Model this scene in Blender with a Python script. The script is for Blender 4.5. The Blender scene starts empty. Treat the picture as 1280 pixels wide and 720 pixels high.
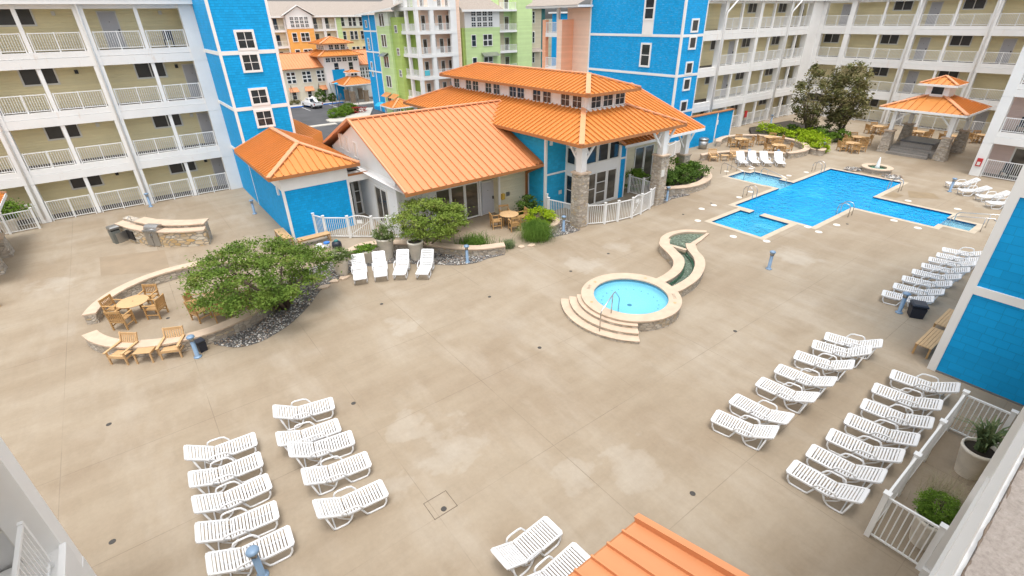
# resort pool court seen from a hotel balcony
import bpy, bmesh, math, random
from math import sin, cos, pi, radians, sqrt, atan2, hypot
from mathutils import Vector, Matrix
random.seed(7)
scene = bpy.context.scene
COL = scene.collection

# ------------------------------------------------------------------ objects
def tag(o, label=None, cat=None, group=None, kind=None):
    if label: o['label'] = label
    if cat: o['category'] = cat
    if group: o['group'] = group
    if kind: o['kind'] = kind
    return o

def thing(name, label, cat, loc=(0, 0, 0), rz=0.0, group=None):
    o = bpy.data.objects.new(name, None)
    o.empty_display_size = 0.3
    COL.objects.link(o)
    o.location = loc
    o.rotation_euler = (0, 0, rz)
    return tag(o, label, cat, group)

def put(name, mesh, parent=None, loc=(0, 0, 0), rz=0.0):
    """one more object on an existing mesh"""
    o = bpy.data.objects.new(name, mesh)
    COL.objects.link(o)
    o.location = loc
    o.rotation_euler = (0, 0, rz)
    if parent: o.parent = parent
    return o

def copy_tree(o, parent=None):
    c = o.copy(); COL.objects.link(c)
    if parent: c.parent = parent
    for ch in list(o.children): copy_tree(ch, c)
    return c

def root_loc(o):
    L = Vector((0, 0, 0))
    while o is not None:
        L = L + o.location; o = o.parent
    return L

class MB:
    """collects faces and builds ONE mesh"""
    def __init__(s): s.v = []; s.f = []; s.m = []; s.sm = []
    def poly(s, pts, m=0, smooth=False):
        b = len(s.v); s.v += [tuple(p) for p in pts]
        s.f.append(tuple(range(b, b + len(pts)))); s.m.append(m); s.sm.append(smooth)
    def box(s, x0, x1, y0, y1, z0, z1, m=0):
        if x0 > x1: x0, x1 = x1, x0
        if y0 > y1: y0, y1 = y1, y0
        b = len(s.v)
        s.v += [(x0,y0,z0),(x1,y0,z0),(x1,y1,z0),(x0,y1,z0),(x0,y0,z1),(x1,y0,z1),(x1,y1,z1),(x0,y1,z1)]
        for q in ((0,3,2,1),(4,5,6,7),(0,1,5,4),(1,2,6,5),(2,3,7,6),(3,0,4,7)):
            s.f.append(tuple(b + i for i in q)); s.m.append(m); s.sm.append(False)
    def obox(s, c, ax, ay, az, m=0):
        c = Vector(c); ax = Vector(ax); ay = Vector(ay); az = Vector(az); b = len(s.v)
        for sx, sy, sz in ((-1,-1,-1),(1,-1,-1),(1,1,-1),(-1,1,-1),(-1,-1,1),(1,-1,1),(1,1,1),(-1,1,1)):
            s.v.append(tuple(c + ax*sx + ay*sy + az*sz))
        for q in ((0,3,2,1),(4,5,6,7),(0,1,5,4),(1,2,6,5),(2,3,7,6),(3,0,4,7)):
            s.f.append(tuple(b + i for i in q)); s.m.append(m); s.sm.append(False)
    def bar(s, p0, p1, w, h, m=0, up=(0, 0, 1)):
        p0 = Vector(p0); p1 = Vector(p1); d = p1 - p0
        if d.length < 1e-6: return
        d.normalize(); u = Vector(up)
        if abs(d.dot(u)) > .98: u = Vector((1, 0, 0))
        a = d.cross(u).normalized(); b2 = a.cross(d).normalized()
        s.obox((p0 + p1) / 2, (p1 - p0) / 2, a * (w / 2), b2 * (h / 2), m)
    def tube(s, pts, r, n=7, m=0, caps=True, smooth=True, squash=None):
        pts = [Vector(p) for p in pts]
        rr = r if isinstance(r, (list, tuple)) else [r] * len(pts)
        rings = []; prev = None
        for i, p in enumerate(pts):
            if i == 0: d = pts[1] - p
            elif i == len(pts) - 1: d = p - pts[i-1]
            else: d = (pts[i+1] - p).normalized() + (p - pts[i-1]).normalized()
            if d.length < 1e-9: d = Vector((0, 0, 1))
            d.normalize()
            if prev is None:
                u = Vector((0, 0, 1)) if abs(d.z) < .95 else Vector((1, 0, 0))
                a = d.cross(u).normalized()
            else:
                a = prev - d * prev.dot(d)
                a = a.normalized() if a.length > 1e-6 else d.orthogonal().normalized()
            prev = a; b2 = d.cross(a).normalized(); base = len(s.v)
            for k in range(n):
                t = 2 * pi * k / n
                s.v.append(tuple(p + a * (rr[i] * cos(t)) + b2 * (rr[i] * sin(t))))
            rings.append(base)
        for i in range(len(rings) - 1):
            for k in range(n):
                s.f.append((rings[i]+k, rings[i]+(k+1) % n, rings[i+1]+(k+1) % n, rings[i+1]+k)); s.m.append(m); s.sm.append(smooth)
        if caps:
            s.f.append(tuple(rings[0] + k for k in reversed(range(n)))); s.m.append(m); s.sm.append(False)
            s.f.append(tuple(rings[-1] + k for k in range(n))); s.m.append(m); s.sm.append(False)
    def lathe(s, prof, c=(0, 0, 0), n=20, m=0, smooth=True, cap=True, a0=0.0):
        rings = []
        for (r, z) in prof:
            base = len(s.v); rings.append(base)
            for k in range(n):
                t = a0 + 2 * pi * k / n
                s.v.append((c[0] + r * cos(t), c[1] + r * sin(t), c[2] + z))
        for i in range(len(rings) - 1):
            for k in range(n):
                s.f.append((rings[i]+k, rings[i]+(k+1) % n, rings[i+1]+(k+1) % n, rings[i+1]+k)); s.m.append(m); s.sm.append(smooth)
        if cap:
            s.f.append(tuple(rings[0] + k for k in reversed(range(n)))); s.m.append(m); s.sm.append(False)
            s.f.append(tuple(rings[-1] + k for k in range(n))); s.m.append(m); s.sm.append(False)
    def prism(s, poly, z0, z1, m=0, bottom=True):
        A = sum(poly[i][0]*poly[(i+1) % len(poly)][1] - poly[(i+1) % len(poly)][0]*poly[i][1] for i in range(len(poly)))
        if A < 0: poly = poly[::-1]
        n = len(poly); b = len(s.v)
        s.v += [(p[0], p[1], z0) for p in poly] + [(p[0], p[1], z1) for p in poly]
        for i in range(n):
            j = (i + 1) % n
            s.f.append((b+i, b+j, b+n+j, b+n+i)); s.m.append(m); s.sm.append(False)
        s.f.append(tuple(b+n+i for i in range(n))); s.m.append(m); s.sm.append(False)
        if bottom:
            s.f.append(tuple(b+i for i in reversed(range(n)))); s.m.append(m); s.sm.append(False)
    def ribbon(s, left, right, z0, z1, m=0):
        """solid strip between two matching plan polylines"""
        n = len(left); b = len(s.v)
        for l, r in zip(left, right):
            s.v += [(l[0], l[1], z0), (r[0], r[1], z0), (r[0], r[1], z1), (l[0], l[1], z1)]
        for i in range(n - 1):
            a = b + 4*i; c = a + 4
            for q in ((a, a+1, c+1, c), (a+1, a+2, c+2, c+1), (a+2, a+3, c+3, c+2), (a+3, a, c, c+3)):
                s.f.append(q); s.m.append(m); s.sm.append(False)
        for a in (b, b + 4*(n-1)):
            s.f.append((a, a+3, a+2, a+1)); s.m.append(m); s.sm.append(False)
    def mesh(s, name, mats, origin=(0, 0, 0), bevel=0.0, fix=True):
        o = Vector(origin)
        me = bpy.data.meshes.new(name)
        me.from_pydata([(x - o.x, y - o.y, z - o.z) for x, y, z in s.v], [], s.f)
        if not isinstance(mats, (list, tuple)): mats = [mats]
        for mt in mats: me.materials.append(mt)
        me.polygons.foreach_set('material_index', s.m)
        me.polygons.foreach_set('use_smooth', s.sm)
        if fix or bevel:
            bm = bmesh.new(); bm.from_mesh(me)
            if fix: bmesh.ops.recalc_face_normals(bm, faces=bm.faces)
            if bevel:
                ed = [e for e in bm.edges if len(e.link_faces) == 2 and e.calc_face_angle(0) > .6]
                bmesh.ops.bevel(bm, geom=ed, offset=bevel, segments=1, affect='EDGES', clamp_overlap=True)
            bm.to_mesh(me); bm.free()
        me.update()
        return me
    def build(s, name, mats, parent=None, bevel=0.0, fix=True, local=False):
        """parent given: vertices are world metres and become local to the parent (local=True: already local)"""
        org = (0, 0, 0) if (parent is None or local) else root_loc(parent)
        return put(name, s.mesh(name, mats, org, bevel, fix), parent)

def smooth(pts, n=4, closed=False):
    """Catmull-Rom through plan points"""
    P = [Vector((p[0], p[1])) for p in pts]; out = []; m = len(P)
    for i in range(m if closed else m - 1):
        p0 = P[(i - 1) % m] if closed or i > 0 else P[0] * 2 - P[1]; p1 = P[i]; p2 = P[(i + 1) % m]
        p3 = P[(i + 2) % m] if closed or i + 2 < m else P[-1] * 2 - P[-2]
        for k in range(n):
            t = k / n
            q = .5 * (2 * p1 + (p2 - p0) * t + (2 * p0 - 5 * p1 + 4 * p2 - p3) * t * t + (3 * p1 - p0 - 3 * p2 + p3) * t ** 3)
            out.append((q.x, q.y))
    if not closed: out.append((P[-1].x, P[-1].y))
    return out

# ------------------------------------------------------------------ materials
def newmat(name):
    m = bpy.data.materials.new(name); m.use_nodes = True
    nt = m.node_tree; b = nt.nodes['Principled BSDF']
    return m, nt, nt.nodes, nt.links, b

def N(nt, t, **kw):
    n = nt.nodes.new(t)
    for k, v in kw.items():
        if k in n.inputs: n.inputs[k].default_value = v
        else: setattr(n, k, v)
    return n

def math_n(nt, op, a, b=None, c=None):
    n = nt.nodes.new('ShaderNodeMath'); n.operation = op
    for i, x in enumerate((a, b, c)):
        if x is None: continue
        if isinstance(x, (int, float)): n.inputs[i].default_value = x
        else: nt.links.new(x, n.inputs[i])
    return n.outputs[0]

def mixc(nt, fac, a, b, mode='MIX'):
    n = nt.nodes.new('ShaderNodeMix'); n.data_type = 'RGBA'; n.blend_type = mode
    for sock, x in ((n.inputs[0], fac), (n.inputs[6], a), (n.inputs[7], b)):
        if isinstance(x, (int, float)): sock.default_value = x
        elif isinstance(x, (tuple, list)): sock.default_value = (*x[:3], 1)
        else: nt.links.new(x, sock)
    return n.outputs[2]

def ramp(nt, fac, stops, interp='LINEAR'):
    n = nt.nodes.new('ShaderNodeValToRGB'); cr = n.color_ramp; cr.interpolation = interp
    while len(cr.elements) < len(stops): cr.elements.new(.5)
    for e, (p, c) in zip(cr.elements, stops):
        e.position = p
        e.color = (*c, 1) if isinstance(c, (tuple, list)) else (c, c, c, 1)
    nt.links.new(fac, n.inputs[0])
    return n.outputs[0]

def coords(nt, scale=(1, 1, 1), kind='Object'):
    tc = nt.nodes.new('ShaderNodeTexCoord'); mp = nt.nodes.new('ShaderNodeMapping')
    mp.inputs['Scale'].default_value = scale
    nt.links.new(tc.outputs[kind], mp.inputs['Vector'])
    return mp.outputs['Vector']

def noise(nt, vec, scale, detail=4, rough=.55, out='Fac'):
    n = N(nt, 'ShaderNodeTexNoise', Scale=scale, Detail=detail, Roughness=rough)
    nt.links.new(vec, n.inputs['Vector']); return n.outputs[out]

def bump(nt, bsdf, h, strength=.3, dist=.02):
    b = N(nt, 'ShaderNodeBump', Strength=strength, Distance=dist)
    nt.links.new(h, b.inputs['Height']); nt.links.new(b.outputs[0], bsdf.inputs['Normal'])
    return b

def plain(name, col, rough=.5, metal=0.0, var=.08, vscale=1.5, bumpy=0.0, bscale=60, spec=.5):
    """paint, plastic, plaster: base colour with slight large-scale variation and fine grain"""
    m, nt, nd, lk, b = newmat(name)
    v = coords(nt)
    f = noise(nt, v, vscale, 5, .6)
    d = tuple(max(0, c * (1 - var)) for c in col); u = tuple(min(1, c * (1 + var * .6)) for c in col)
    lk.new(ramp(nt, f, [(.3, d), (.7, u)]), b.inputs['Base Color'])
    b.inputs['Roughness'].default_value = rough; b.inputs['Metallic'].default_value = metal
    b.inputs['Specular IOR Level'].default_value = spec
    if bumpy: bump(nt, b, noise(nt, v, bscale, 3), bumpy, .01)
    return m

def siding(name, col, pitch=.15, rough=.6, var=.07, strength=.6):
    """horizontal lap boards"""
    m, nt, nd, lk, b = newmat(name)
    v = coords(nt)
    sx = nt.nodes.new('ShaderNodeSeparateXYZ'); lk.new(v, sx.inputs[0])
    z = math_n(nt, 'DIVIDE', sx.outputs[2], pitch)
    fr = math_n(nt, 'FRACT', z); row = math_n(nt, 'FLOOR', z)
    wn = N(nt, 'ShaderNodeTexWhiteNoise'); wn.noise_dimensions = '1D'; lk.new(row, wn.inputs['W'])
    f = noise(nt, v, .8, 5, .6)
    f2 = math_n(nt, 'ADD', math_n(nt, 'MULTIPLY', wn.outputs[0], .35), math_n(nt, 'MULTIPLY', f, .65))
    d = tuple(c * (1 - var) for c in col); u = tuple(min(1, c * (1 + var)) for c in col)
    lk.new(ramp(nt, f2, [(.25, d), (.75, u)]), b.inputs['Base Color'])
    b.inputs['Roughness'].default_value = rough
    h = ramp(nt, fr, [(0, 1.0), (.9, .15), (.93, 0.0), (1.0, 1.0)])
    bump(nt, b, h, strength, .03)
    return m

def shingle(name, col, w=.34, h=.19, rough=.62, var=.1, strength=.5, scuff=0.0):
    """painted wall shingles in rows, joints staggered, with pale weather scuffs where scuff > 0"""
    m, nt, nd, lk, b = newmat(name)
    v = coords(nt)
    sx = nt.nodes.new('ShaderNodeSeparateXYZ'); lk.new(v, sx.inputs[0])
    u = math_n(nt, 'ADD', sx.outputs[0], sx.outputs[1])
    cb = nt.nodes.new('ShaderNodeCombineXYZ'); lk.new(u, cb.inputs[0]); lk.new(sx.outputs[2], cb.inputs[1])
    br = N(nt, 'ShaderNodeTexBrick'); lk.new(cb.outputs[0], br.inputs['Vector'])
    br.inputs['Scale'].default_value = 1.0
    br.inputs['Brick Width'].default_value = w; br.inputs['Row Height'].default_value = h
    br.inputs['Mortar Size'].default_value = .008; br.inputs['Mortar Smooth'].default_value = .1
    br.offset = .37; br.offset_frequency = 2; br.squash = .8; br.squash_frequency = 3
    d = tuple(c * (1 - var) for c in col); l = tuple(min(1, c * (1 + var)) for c in col)
    br.inputs['Color1'].default_value = (*d, 1); br.inputs['Color2'].default_value = (*l, 1)
    br.inputs['Mortar'].default_value = (*tuple(c * .80 for c in col), 1)
    c = br.outputs['Color']
    f = noise(nt, v, .35, 4, .6)
    c = mixc(nt, math_n(nt, 'MULTIPLY', ramp(nt, f, [(.35, 0.0), (.75, 1.0)]), .25), c, tuple(min(1, x * 1.25 + .02) for x in col))
    if scuff:
        fn = noise(nt, coords(nt, (1.2, 1.2, 9)), 2.2, 6, .75)
        c = mixc(nt, math_n(nt, 'MULTIPLY', ramp(nt, fn, [(.56, 0.0), (.74, 1.0)]), scuff), c, (.55, .68, .74))
    lk.new(c, b.inputs['Base Color'])
    b.inputs['Roughness'].default_value = rough; b.inputs['Specular IOR Level'].default_value = .25
    zz = math_n(nt, 'FRACT', math_n(nt, 'DIVIDE', sx.outputs[2], h))
    hh = math_n(nt, 'SUBTRACT', ramp(nt, zz, [(0, 1.0), (.92, .1), (.96, 0.0), (1.0, 1.0)]), math_n(nt, 'MULTIPLY', br.outputs['Fac'], .8))
    bump(nt, b, hh, strength, .02)
    return m

def stone(name, cols, scale=(2.6, 2.6, 6.5), mortar=(.30, .27, .23), rough=.85, strength=.9):
    """stacked ledge stone"""
    m, nt, nd, lk, b = newmat(name)
    v = coords(nt, scale)
    dist = noise(nt, coords(nt), 2.0, 3, .5, 'Color')
    vv = nt.nodes.new('ShaderNodeVectorMath'); vv.operation = 'MULTIPLY_ADD'
    lk.new(dist, vv.inputs[0]); vv.inputs[1].default_value = (.5, .5, .5); lk.new(v, vv.inputs[2])
    vo = N(nt, 'ShaderNodeTexVoronoi', Scale=1.0, Randomness=.9); lk.new(vv.outputs[0], vo.inputs['Vector'])
    ve = N(nt, 'ShaderNodeTexVoronoi', Scale=1.0, Randomness=.9); ve.feature = 'DISTANCE_TO_EDGE'; lk.new(vv.outputs[0], ve.inputs['Vector'])
    sc = nt.nodes.new('ShaderNodeSeparateColor'); lk.new(vo.outputs['Color'], sc.inputs[0])
    n = len(cols)
    c = ramp(nt, sc.outputs[0], [(i / max(1, n - 1), cc) for i, cc in enumerate(cols)])
    fine = noise(nt, coords(nt), 14, 5, .65)
    c = mixc(nt, .35, c, ramp(nt, fine, [(.3, .55), (.7, 1.0)]), 'MULTIPLY')
    e = ramp(nt, ve.outputs['Distance'], [(.02, 0.0), (.09, 1.0)])
    lk.new(mixc(nt, e, mortar, c), b.inputs['Base Color'])
    b.inputs['Roughness'].default_value = rough
    bump(nt, b, math_n(nt, 'ADD', e, math_n(nt, 'MULTIPLY', fine, .4)), strength, .03)
    return m

def foliage(name, cols, rough=.75, scale=1.3, trans=.25):
    m, nt, nd, lk, b = newmat(name)
    v = coords(nt)
    f = math_n(nt, 'ADD', math_n(nt, 'MULTIPLY', noise(nt, v, scale, 3), .6), math_n(nt, 'MULTIPLY', noise(nt, v, scale * 9, 2), .4))
    n = len(cols)
    c = ramp(nt, f, [(.3 + .4 * i / (n - 1), cc) for i, cc in enumerate(cols)])
    lk.new(c, b.inputs['Base Color']); b.inputs['Roughness'].default_value = rough
    b.inputs['Specular IOR Level'].default_value = .12
    tr = nt.nodes.new('ShaderNodeBsdfTranslucent'); lk.new(c, tr.inputs[0])
    mx = nt.nodes.new('ShaderNodeMixShader'); mx.inputs[0].default_value = trans
    lk.new(b.outputs[0], mx.inputs[1]); lk.new(tr.outputs[0], mx.inputs[2])
    lk.new(mx.outputs[0], nt.nodes['Material Output'].inputs[0])
    return m

def wood(name, c1, c2, rough=.6, axis=(14, 14, 2)):
    m, nt, nd, lk, b = newmat(name)
    f = noise(nt, coords(nt, axis), 1.6, 5, .6)
    g = noise(nt, coords(nt), .9, 2)
    c = ramp(nt, math_n(nt, 'ADD', math_n(nt, 'MULTIPLY', f, .7), math_n(nt, 'MULTIPLY', g, .3)), [(.3, c1), (.7, c2)])
    lk.new(c, b.inputs['Base Color']); b.inputs['Roughness'].default_value = rough
    bump(nt, b, f, .15, .005)
    return m

def glass_dark(name, col=(.03, .035, .04), rough=.06):
    m, nt, nd, lk, b = newmat(name)
    f = noise(nt, coords(nt, (.6, .6, .9)), 1.1, 2)
    lk.new(ramp(nt, f, [(.35, tuple(c * .6 for c in col)), (.65, tuple(c * 1.7 for c in col))]), b.inputs['Base Color'])
    b.inputs['Roughness'].default_value = rough; b.inputs['Specular IOR Level'].default_value = .6
    return m

def water_mat(name, tint, ripple=.35, scale=3.0, body=None, amount=0.0):
    """water: light passes tinted, some is scattered back by the water itself, the surface mirrors the sky by Fresnel"""
    m, nt, nd, lk, b = newmat(name); nt.nodes.remove(b)
    v = coords(nt)
    n1 = noise(nt, v, scale, 3, .6); n2 = noise(nt, coords(nt, (1, 1.6, 1)), scale * 3.1, 2, .5)
    h = math_n(nt, 'ADD', n1, math_n(nt, 'MULTIPLY', n2, .5))
    bp = N(nt, 'ShaderNodeBump', Strength=ripple, Distance=.16); lk.new(h, bp.inputs['Height'])
    fr = N(nt, 'ShaderNodeFresnel', IOR=1.33); lk.new(bp.outputs[0], fr.inputs['Normal'])
    t = N(nt, 'ShaderNodeBsdfTransparent'); t.inputs[0].default_value = (*tint, 1); under = t
    if body:
        d = nt.nodes.new('ShaderNodeBsdfDiffuse'); c = ramp(nt, math_n(nt, 'ADD', math_n(nt, 'MULTIPLY', noise(nt, v, .45, 3), .6), math_n(nt, 'MULTIPLY', n1, .4)), [(.3, tuple(x * .80 for x in body)), (.52, body), (.72, tuple(min(1, x * 1.18 + .03) for x in body))]); lk.new(c, d.inputs[0])  # ripple tones and pale glints painted into the body colour
        under = nt.nodes.new('ShaderNodeMixShader'); under.inputs[0].default_value = amount
        lk.new(t.outputs[0], under.inputs[1]); lk.new(d.outputs[0], under.inputs[2])
    g = N(nt, 'ShaderNodeBsdfGlossy', Roughness=.07); lk.new(bp.outputs[0], g.inputs['Normal'])
    mx = nt.nodes.new('ShaderNodeMixShader')
    lk.new(fr.outputs[0], mx.inputs[0]); lk.new(under.outputs[0], mx.inputs[1]); lk.new(g.outputs[0], mx.inputs[2])
    lk.new(mx.outputs[0], nt.nodes['Material Output'].inputs[0])
    return m
EXPOSURE = 1.02
M = {}
M['white'] = plain('white_paint', (.84, .835, .82), .5, var=.05, vscale=.7)
M['panel'] = plain('white_wall_panel', (.82, .815, .80), .6, var=.07, vscale=.5, bumpy=.05, bscale=40)
M['rail'] = plain('white_rail_paint', (.82, .82, .81), .4, var=.03)
def slab_material():
    m, nt, nd, lk, b = newmat('painted_slab_edge')
    v = coords(nt)
    c = ramp(nt, noise(nt, v, .6, 5, .6), [(.3, (.77, .76, .74)), (.7, (.83, .825, .81))])
    r1 = ramp(nt, noise(nt, coords(nt, (1.2, 1.2, .25)), 1.6, 7, .75), [(.60, 0.0), (.74, 1.0)])
    c = mixc(nt, math_n(nt, 'MULTIPLY', r1, .55), c, (.62, .42, .26))
    lk.new(c, b.inputs['Base Color']); b.inputs['Roughness'].default_value = .65
    return m
M['slab'] = slab_material()
M['plastic'] = plain('white_plastic', (.70, .70, .705), .38, var=.03, vscale=3)
M['beige'] = siding('beige_lap_siding', (.86, .755, .46), .15)
M['cream'] = siding('cream_lap_siding', (.72, .66, .48), .16)
M['pinkish'] = siding('pale_pink_lap_siding', (.66, .50, .44), .16)
M['blue'] = shingle('bright_blue_shingle', (.002, .335, .72), w=.24, h=.14, scuff=.0)
M['blue_w'] = shingle('weathered_blue_shingle', (.002, .325, .70), w=.26, h=.16, scuff=.5)
M['blue_big'] = shingle('blue_wall_shingle', (.002, .335, .72), w=.44, h=.27, strength=.3, var=.06)
M['teal'] = shingle('light_blue_shingle', (.02, .36, .62), w=.3, h=.18)
M['roof'] = plain('orange_metal_roof', (.61, .245, .062), .40, metal=.15, var=.07, vscale=.6)
M['roof_pale'] = plain('orange_roof_sky_sheen', (.63, .265, .115), .42, metal=.08, var=.06, vscale=.6)  # paler copy of the orange metal, sky reflection put into its colour
M['ridge'] = plain('salmon_ridge_cap', (.74, .345, .175), .42, metal=.1, var=.05)
M['fascia'] = plain('brown_fascia', (.42, .17, .06), .5, metal=.1)
M['pane'] = glass_dark('window_glass')
M['pane_room'] = glass_dark('door_glass', (.10, .088, .072), .1)
M['pane_screen'] = plain('window_screen', (.055, .052, .05), .35, var=.2)
M['door'] = plain('grey_door_paint', (.50, .50, .53), .5, var=.04)
M['frame'] = plain('window_frame', (.74, .72, .67), .5, var=.04)
M['black'] = plain('black_fitting', (.02, .02, .022), .4)
M['dark'] = plain('dark_navy_plastic', (.015, .02, .035), .45)
M['red'] = plain('red_paint', (.5, .03, .03), .4)
M['chrome'] = plain('stainless_steel', (.55, .55, .55), .22, metal=1.0, var=.05)
M['steel'] = plain('brushed_steel', (.42, .42, .41), .38, metal=.9, var=.1)
M['bollard'] = plain('slate_blue_metal', (.20, .30, .43), .45, metal=.1, var=.1)
M['coping'] = plain('cream_coping_stone', (.56, .43, .32), .75, var=.12, vscale=2.5, bumpy=.15, bscale=30)
M['poolcoping'] = plain('pool_coping', (.50, .42, .32), .8, var=.12, vscale=2, bumpy=.1)
M['stone'] = stone('tan_ledge_stone', [(.42, .36, .29), (.60, .52, .43), (.36, .30, .24), (.66, .60, .52), (.50, .38, .24)], (4.2, 4.2, 9.5), (.36, .32, .27))
M['stone_gold'] = stone('golden_ledge_stone', [(.55, .48, .38), (.62, .40, .16), (.66, .60, .50), (.48, .32, .14), (.60, .55, .47)], (2.6, 2.6, 6.5))
M['teak'] = wood('teak', (.40, .225, .085), (.54, .335, .145))
M['teak2'] = wood('pale_teak', (.50, .31, .145), (.61, .405, .215), axis=(3, 20, 6))
M['decking'] = wood('weathered_deck_boards', (.20, .185, .17), (.33, .30, .27), .8)
M['pot'] = plain('cream_planter', (.82, .76, .66), .7, var=.14, vscale=3, bumpy=.1)
M['bark'] = wood('bark', (.07, .05, .035), (.16, .12, .09), .9)
M['soil'] = plain('dark_soil', (.05, .04, .03), .95, var=.3, vscale=9)
M['gravel_bed'] = plain('gravel_bed', (.13, .12, .11), .95, var=.4, vscale=20, bumpy=.6, bscale=40)
M['leaf_maple'] = foliage('maple_leaves', [(0.044, 0.083, 0.016), (0.096, 0.162, 0.027), (0.167, 0.242, 0.044), (0.211, 0.176, 0.066)])
M['leaf_maple2'] = foliage('fresh_maple_leaves', [(0.079, 0.123, 0.022), (0.149, 0.220, 0.035), (0.237, 0.307, 0.061), (0.290, 0.228, 0.096)])
M['leaf_lime'] = foliage('lime_shrub_leaves', [(.17, .27, .015), (.32, .44, .02), (.48, .56, .05)])
M['leaf_dark'] = foliage('dark_shrub_leaves', [(.045, .09, .02), (.09, .16, .03), (.15, .24, .05)])
M['leaf_olive'] = foliage('olive_bronze_leaves', [(.07, .085, .03), (.15, .165, .06), (.23, .19, .09), (.16, .20, .07)], scale=2.0)
M['leaf_mid'] = foliage('green_shrub_leaves', [(.08, .15, .02), (.15, .26, .035), (.24, .36, .05)])
M['leaf_white'] = foliage('white_flowering_leaves', [(.05, .09, .02), (.12, .18, .04), (.5, .5, .36)], scale=7)
M['grass'] = foliage('ornamental_grass', [(.05, .10, .015), (.11, .20, .03), (.18, .27, .06)])
M['agave'] = foliage('spiky_leaf', [(.06, .10, .05), (.14, .20, .09), (.34, .36, .16)], scale=5)
M['dry'] = foliage('dry_flower_stalks', [(.28, .24, .13), (.42, .38, .24), (.5, .46, .34)], scale=8)
M['red_leaf'] = foliage('red_flowers', [(.25, .02, .02), (.45, .06, .05)], scale=4)
M['pond'] = plain('green_channel_tile', (.06, .24, .16), .4, var=.3, vscale=4)
M['pondbed'] = plain('channel_cobbles', (.42, .46, .41), .6, var=.75, vscale=9, bumpy=.8, bscale=10)
M['pooltile'] = plain('dark_blue_tile', (.01, .07, .16), .25, var=.2, vscale=12)
M['plaster_main'] = plain('blue_pool_plaster', (.10, .50, .82), .6, var=.06, vscale=.8)
M['plaster_kid'] = plain('pale_pool_plaster', (.55, .78, .88), .6, var=.05, vscale=1.2)
M['plaster_tan'] = plain('mid_blue_pool_plaster', (.26, .62, .85), .6, var=.05)
M['plaster_step'] = plain('white_pool_plaster', (.78, .84, .86), .6, var=.05)
M['water'] = water_mat('pool_water', (.50, .87, .97), .9, 2.2, (.006, .43, .86), .74)
M['water_tan'] = water_mat('side_basin_water', (.60, .90, .98), .8, 2.6, (.04, .53, .88), .6)
M['water_kid'] = water_mat('shallow_pool_water', (.70, .93, .98), .5, 3, (.30, .68, .88), .35)
M['water_spa'] = water_mat('spa_water', (.66, .92, .98), .25, 4, (.2, .66, .88), .22)
M['water_pond'] = water_mat('channel_water', (.75, .84, .78), .9, 7)
M['spray'] = plain('white_water_spray', (.85, .88, .9), .5, var=.05, vscale=20, bumpy=.8, bscale=25)
M['grey_roof'] = plain('grey_brown_shingle_roof', (.34, .29, .25), .85, var=.15, vscale=4, bumpy=.3, bscale=20)
M['orange_wall'] = siding('orange_siding', (.86, .42, .10), .2)
M['yellow_wall'] = siding('pale_yellow_siding', (.76, .64, .34), .2)
M['green_wall'] = siding('light_green_siding', (.56, .72, .34), .2)
M['lime_wall'] = siding('lime_green_siding', (.42, .56, .15), .2)
M['mint_wall'] = siding('mint_white_siding', (.72, .76, .66), .25)
M['peach_wall'] = siding('peach_siding', (.86, .62, .48), .18)
M['salmon_wall'] = siding('salmon_siding', (.84, .42, .26), .18)
M['tan_wall'] = siding('tan_siding', (.62, .55, .40), .2)
M['tealdark'] = siding('dark_teal_siding', (.03, .17, .18), .2)
M['lobby_wall'] = plain('cream_stucco', (.74, .68, .55), .8, var=.06, bumpy=.1)
M['brickcol'] = stone('brick_pier', [(.45, .30, .20), (.52, .36, .24), (.40, .27, .18)], (4, 4, 9))
M['asphalt'] = plain('asphalt', (.075, .075, .08), .9, var=.3, vscale=.35, bumpy=.2, bscale=60)
M['earth'] = plain('distant_ground', (.16, .17, .12), .95, var=.3, vscale=.05)
M['kerb'] = plain('kerb_concrete', (.50, .47, .42), .85, var=.1)
M['kerb_blue'] = plain('blue_kerb_paint', (.02, .15, .55), .6, var=.1)
M['line'] = plain('white_line_paint', (.75, .75, .73), .7, var=.15, vscale=4)
M['yellow'] = plain('yellow_paint', (.75, .50, .05), .6)
M['carwhite'] = plain('white_car_paint', (.78, .78, .78), .25, var=.02)
M['tyre'] = plain('tyre_rubber', (.02, .02, .02), .8)
M['lid'] = plain('pool_skimmer_lid', (.72, .68, .62), .7, var=.05)
M['cover'] = plain('grey_spa_cover', (.10, .105, .115), .3, var=.4, vscale=2.5, bumpy=.2, bscale=8)
M['yellow_fit'] = plain('ochre_call_box', (.62, .40, .07), .5)
M['towel_b'] = plain('blue_towel', (.05, .2, .6), .9, var=.2, vscale=8)
M['greybin'] = plain('grey_green_bin', (.17, .18, .165), .5, var=.1)
M['blue_towel2'] = plain('turquoise_towel', (.1, .5, .6), .9)

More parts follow.
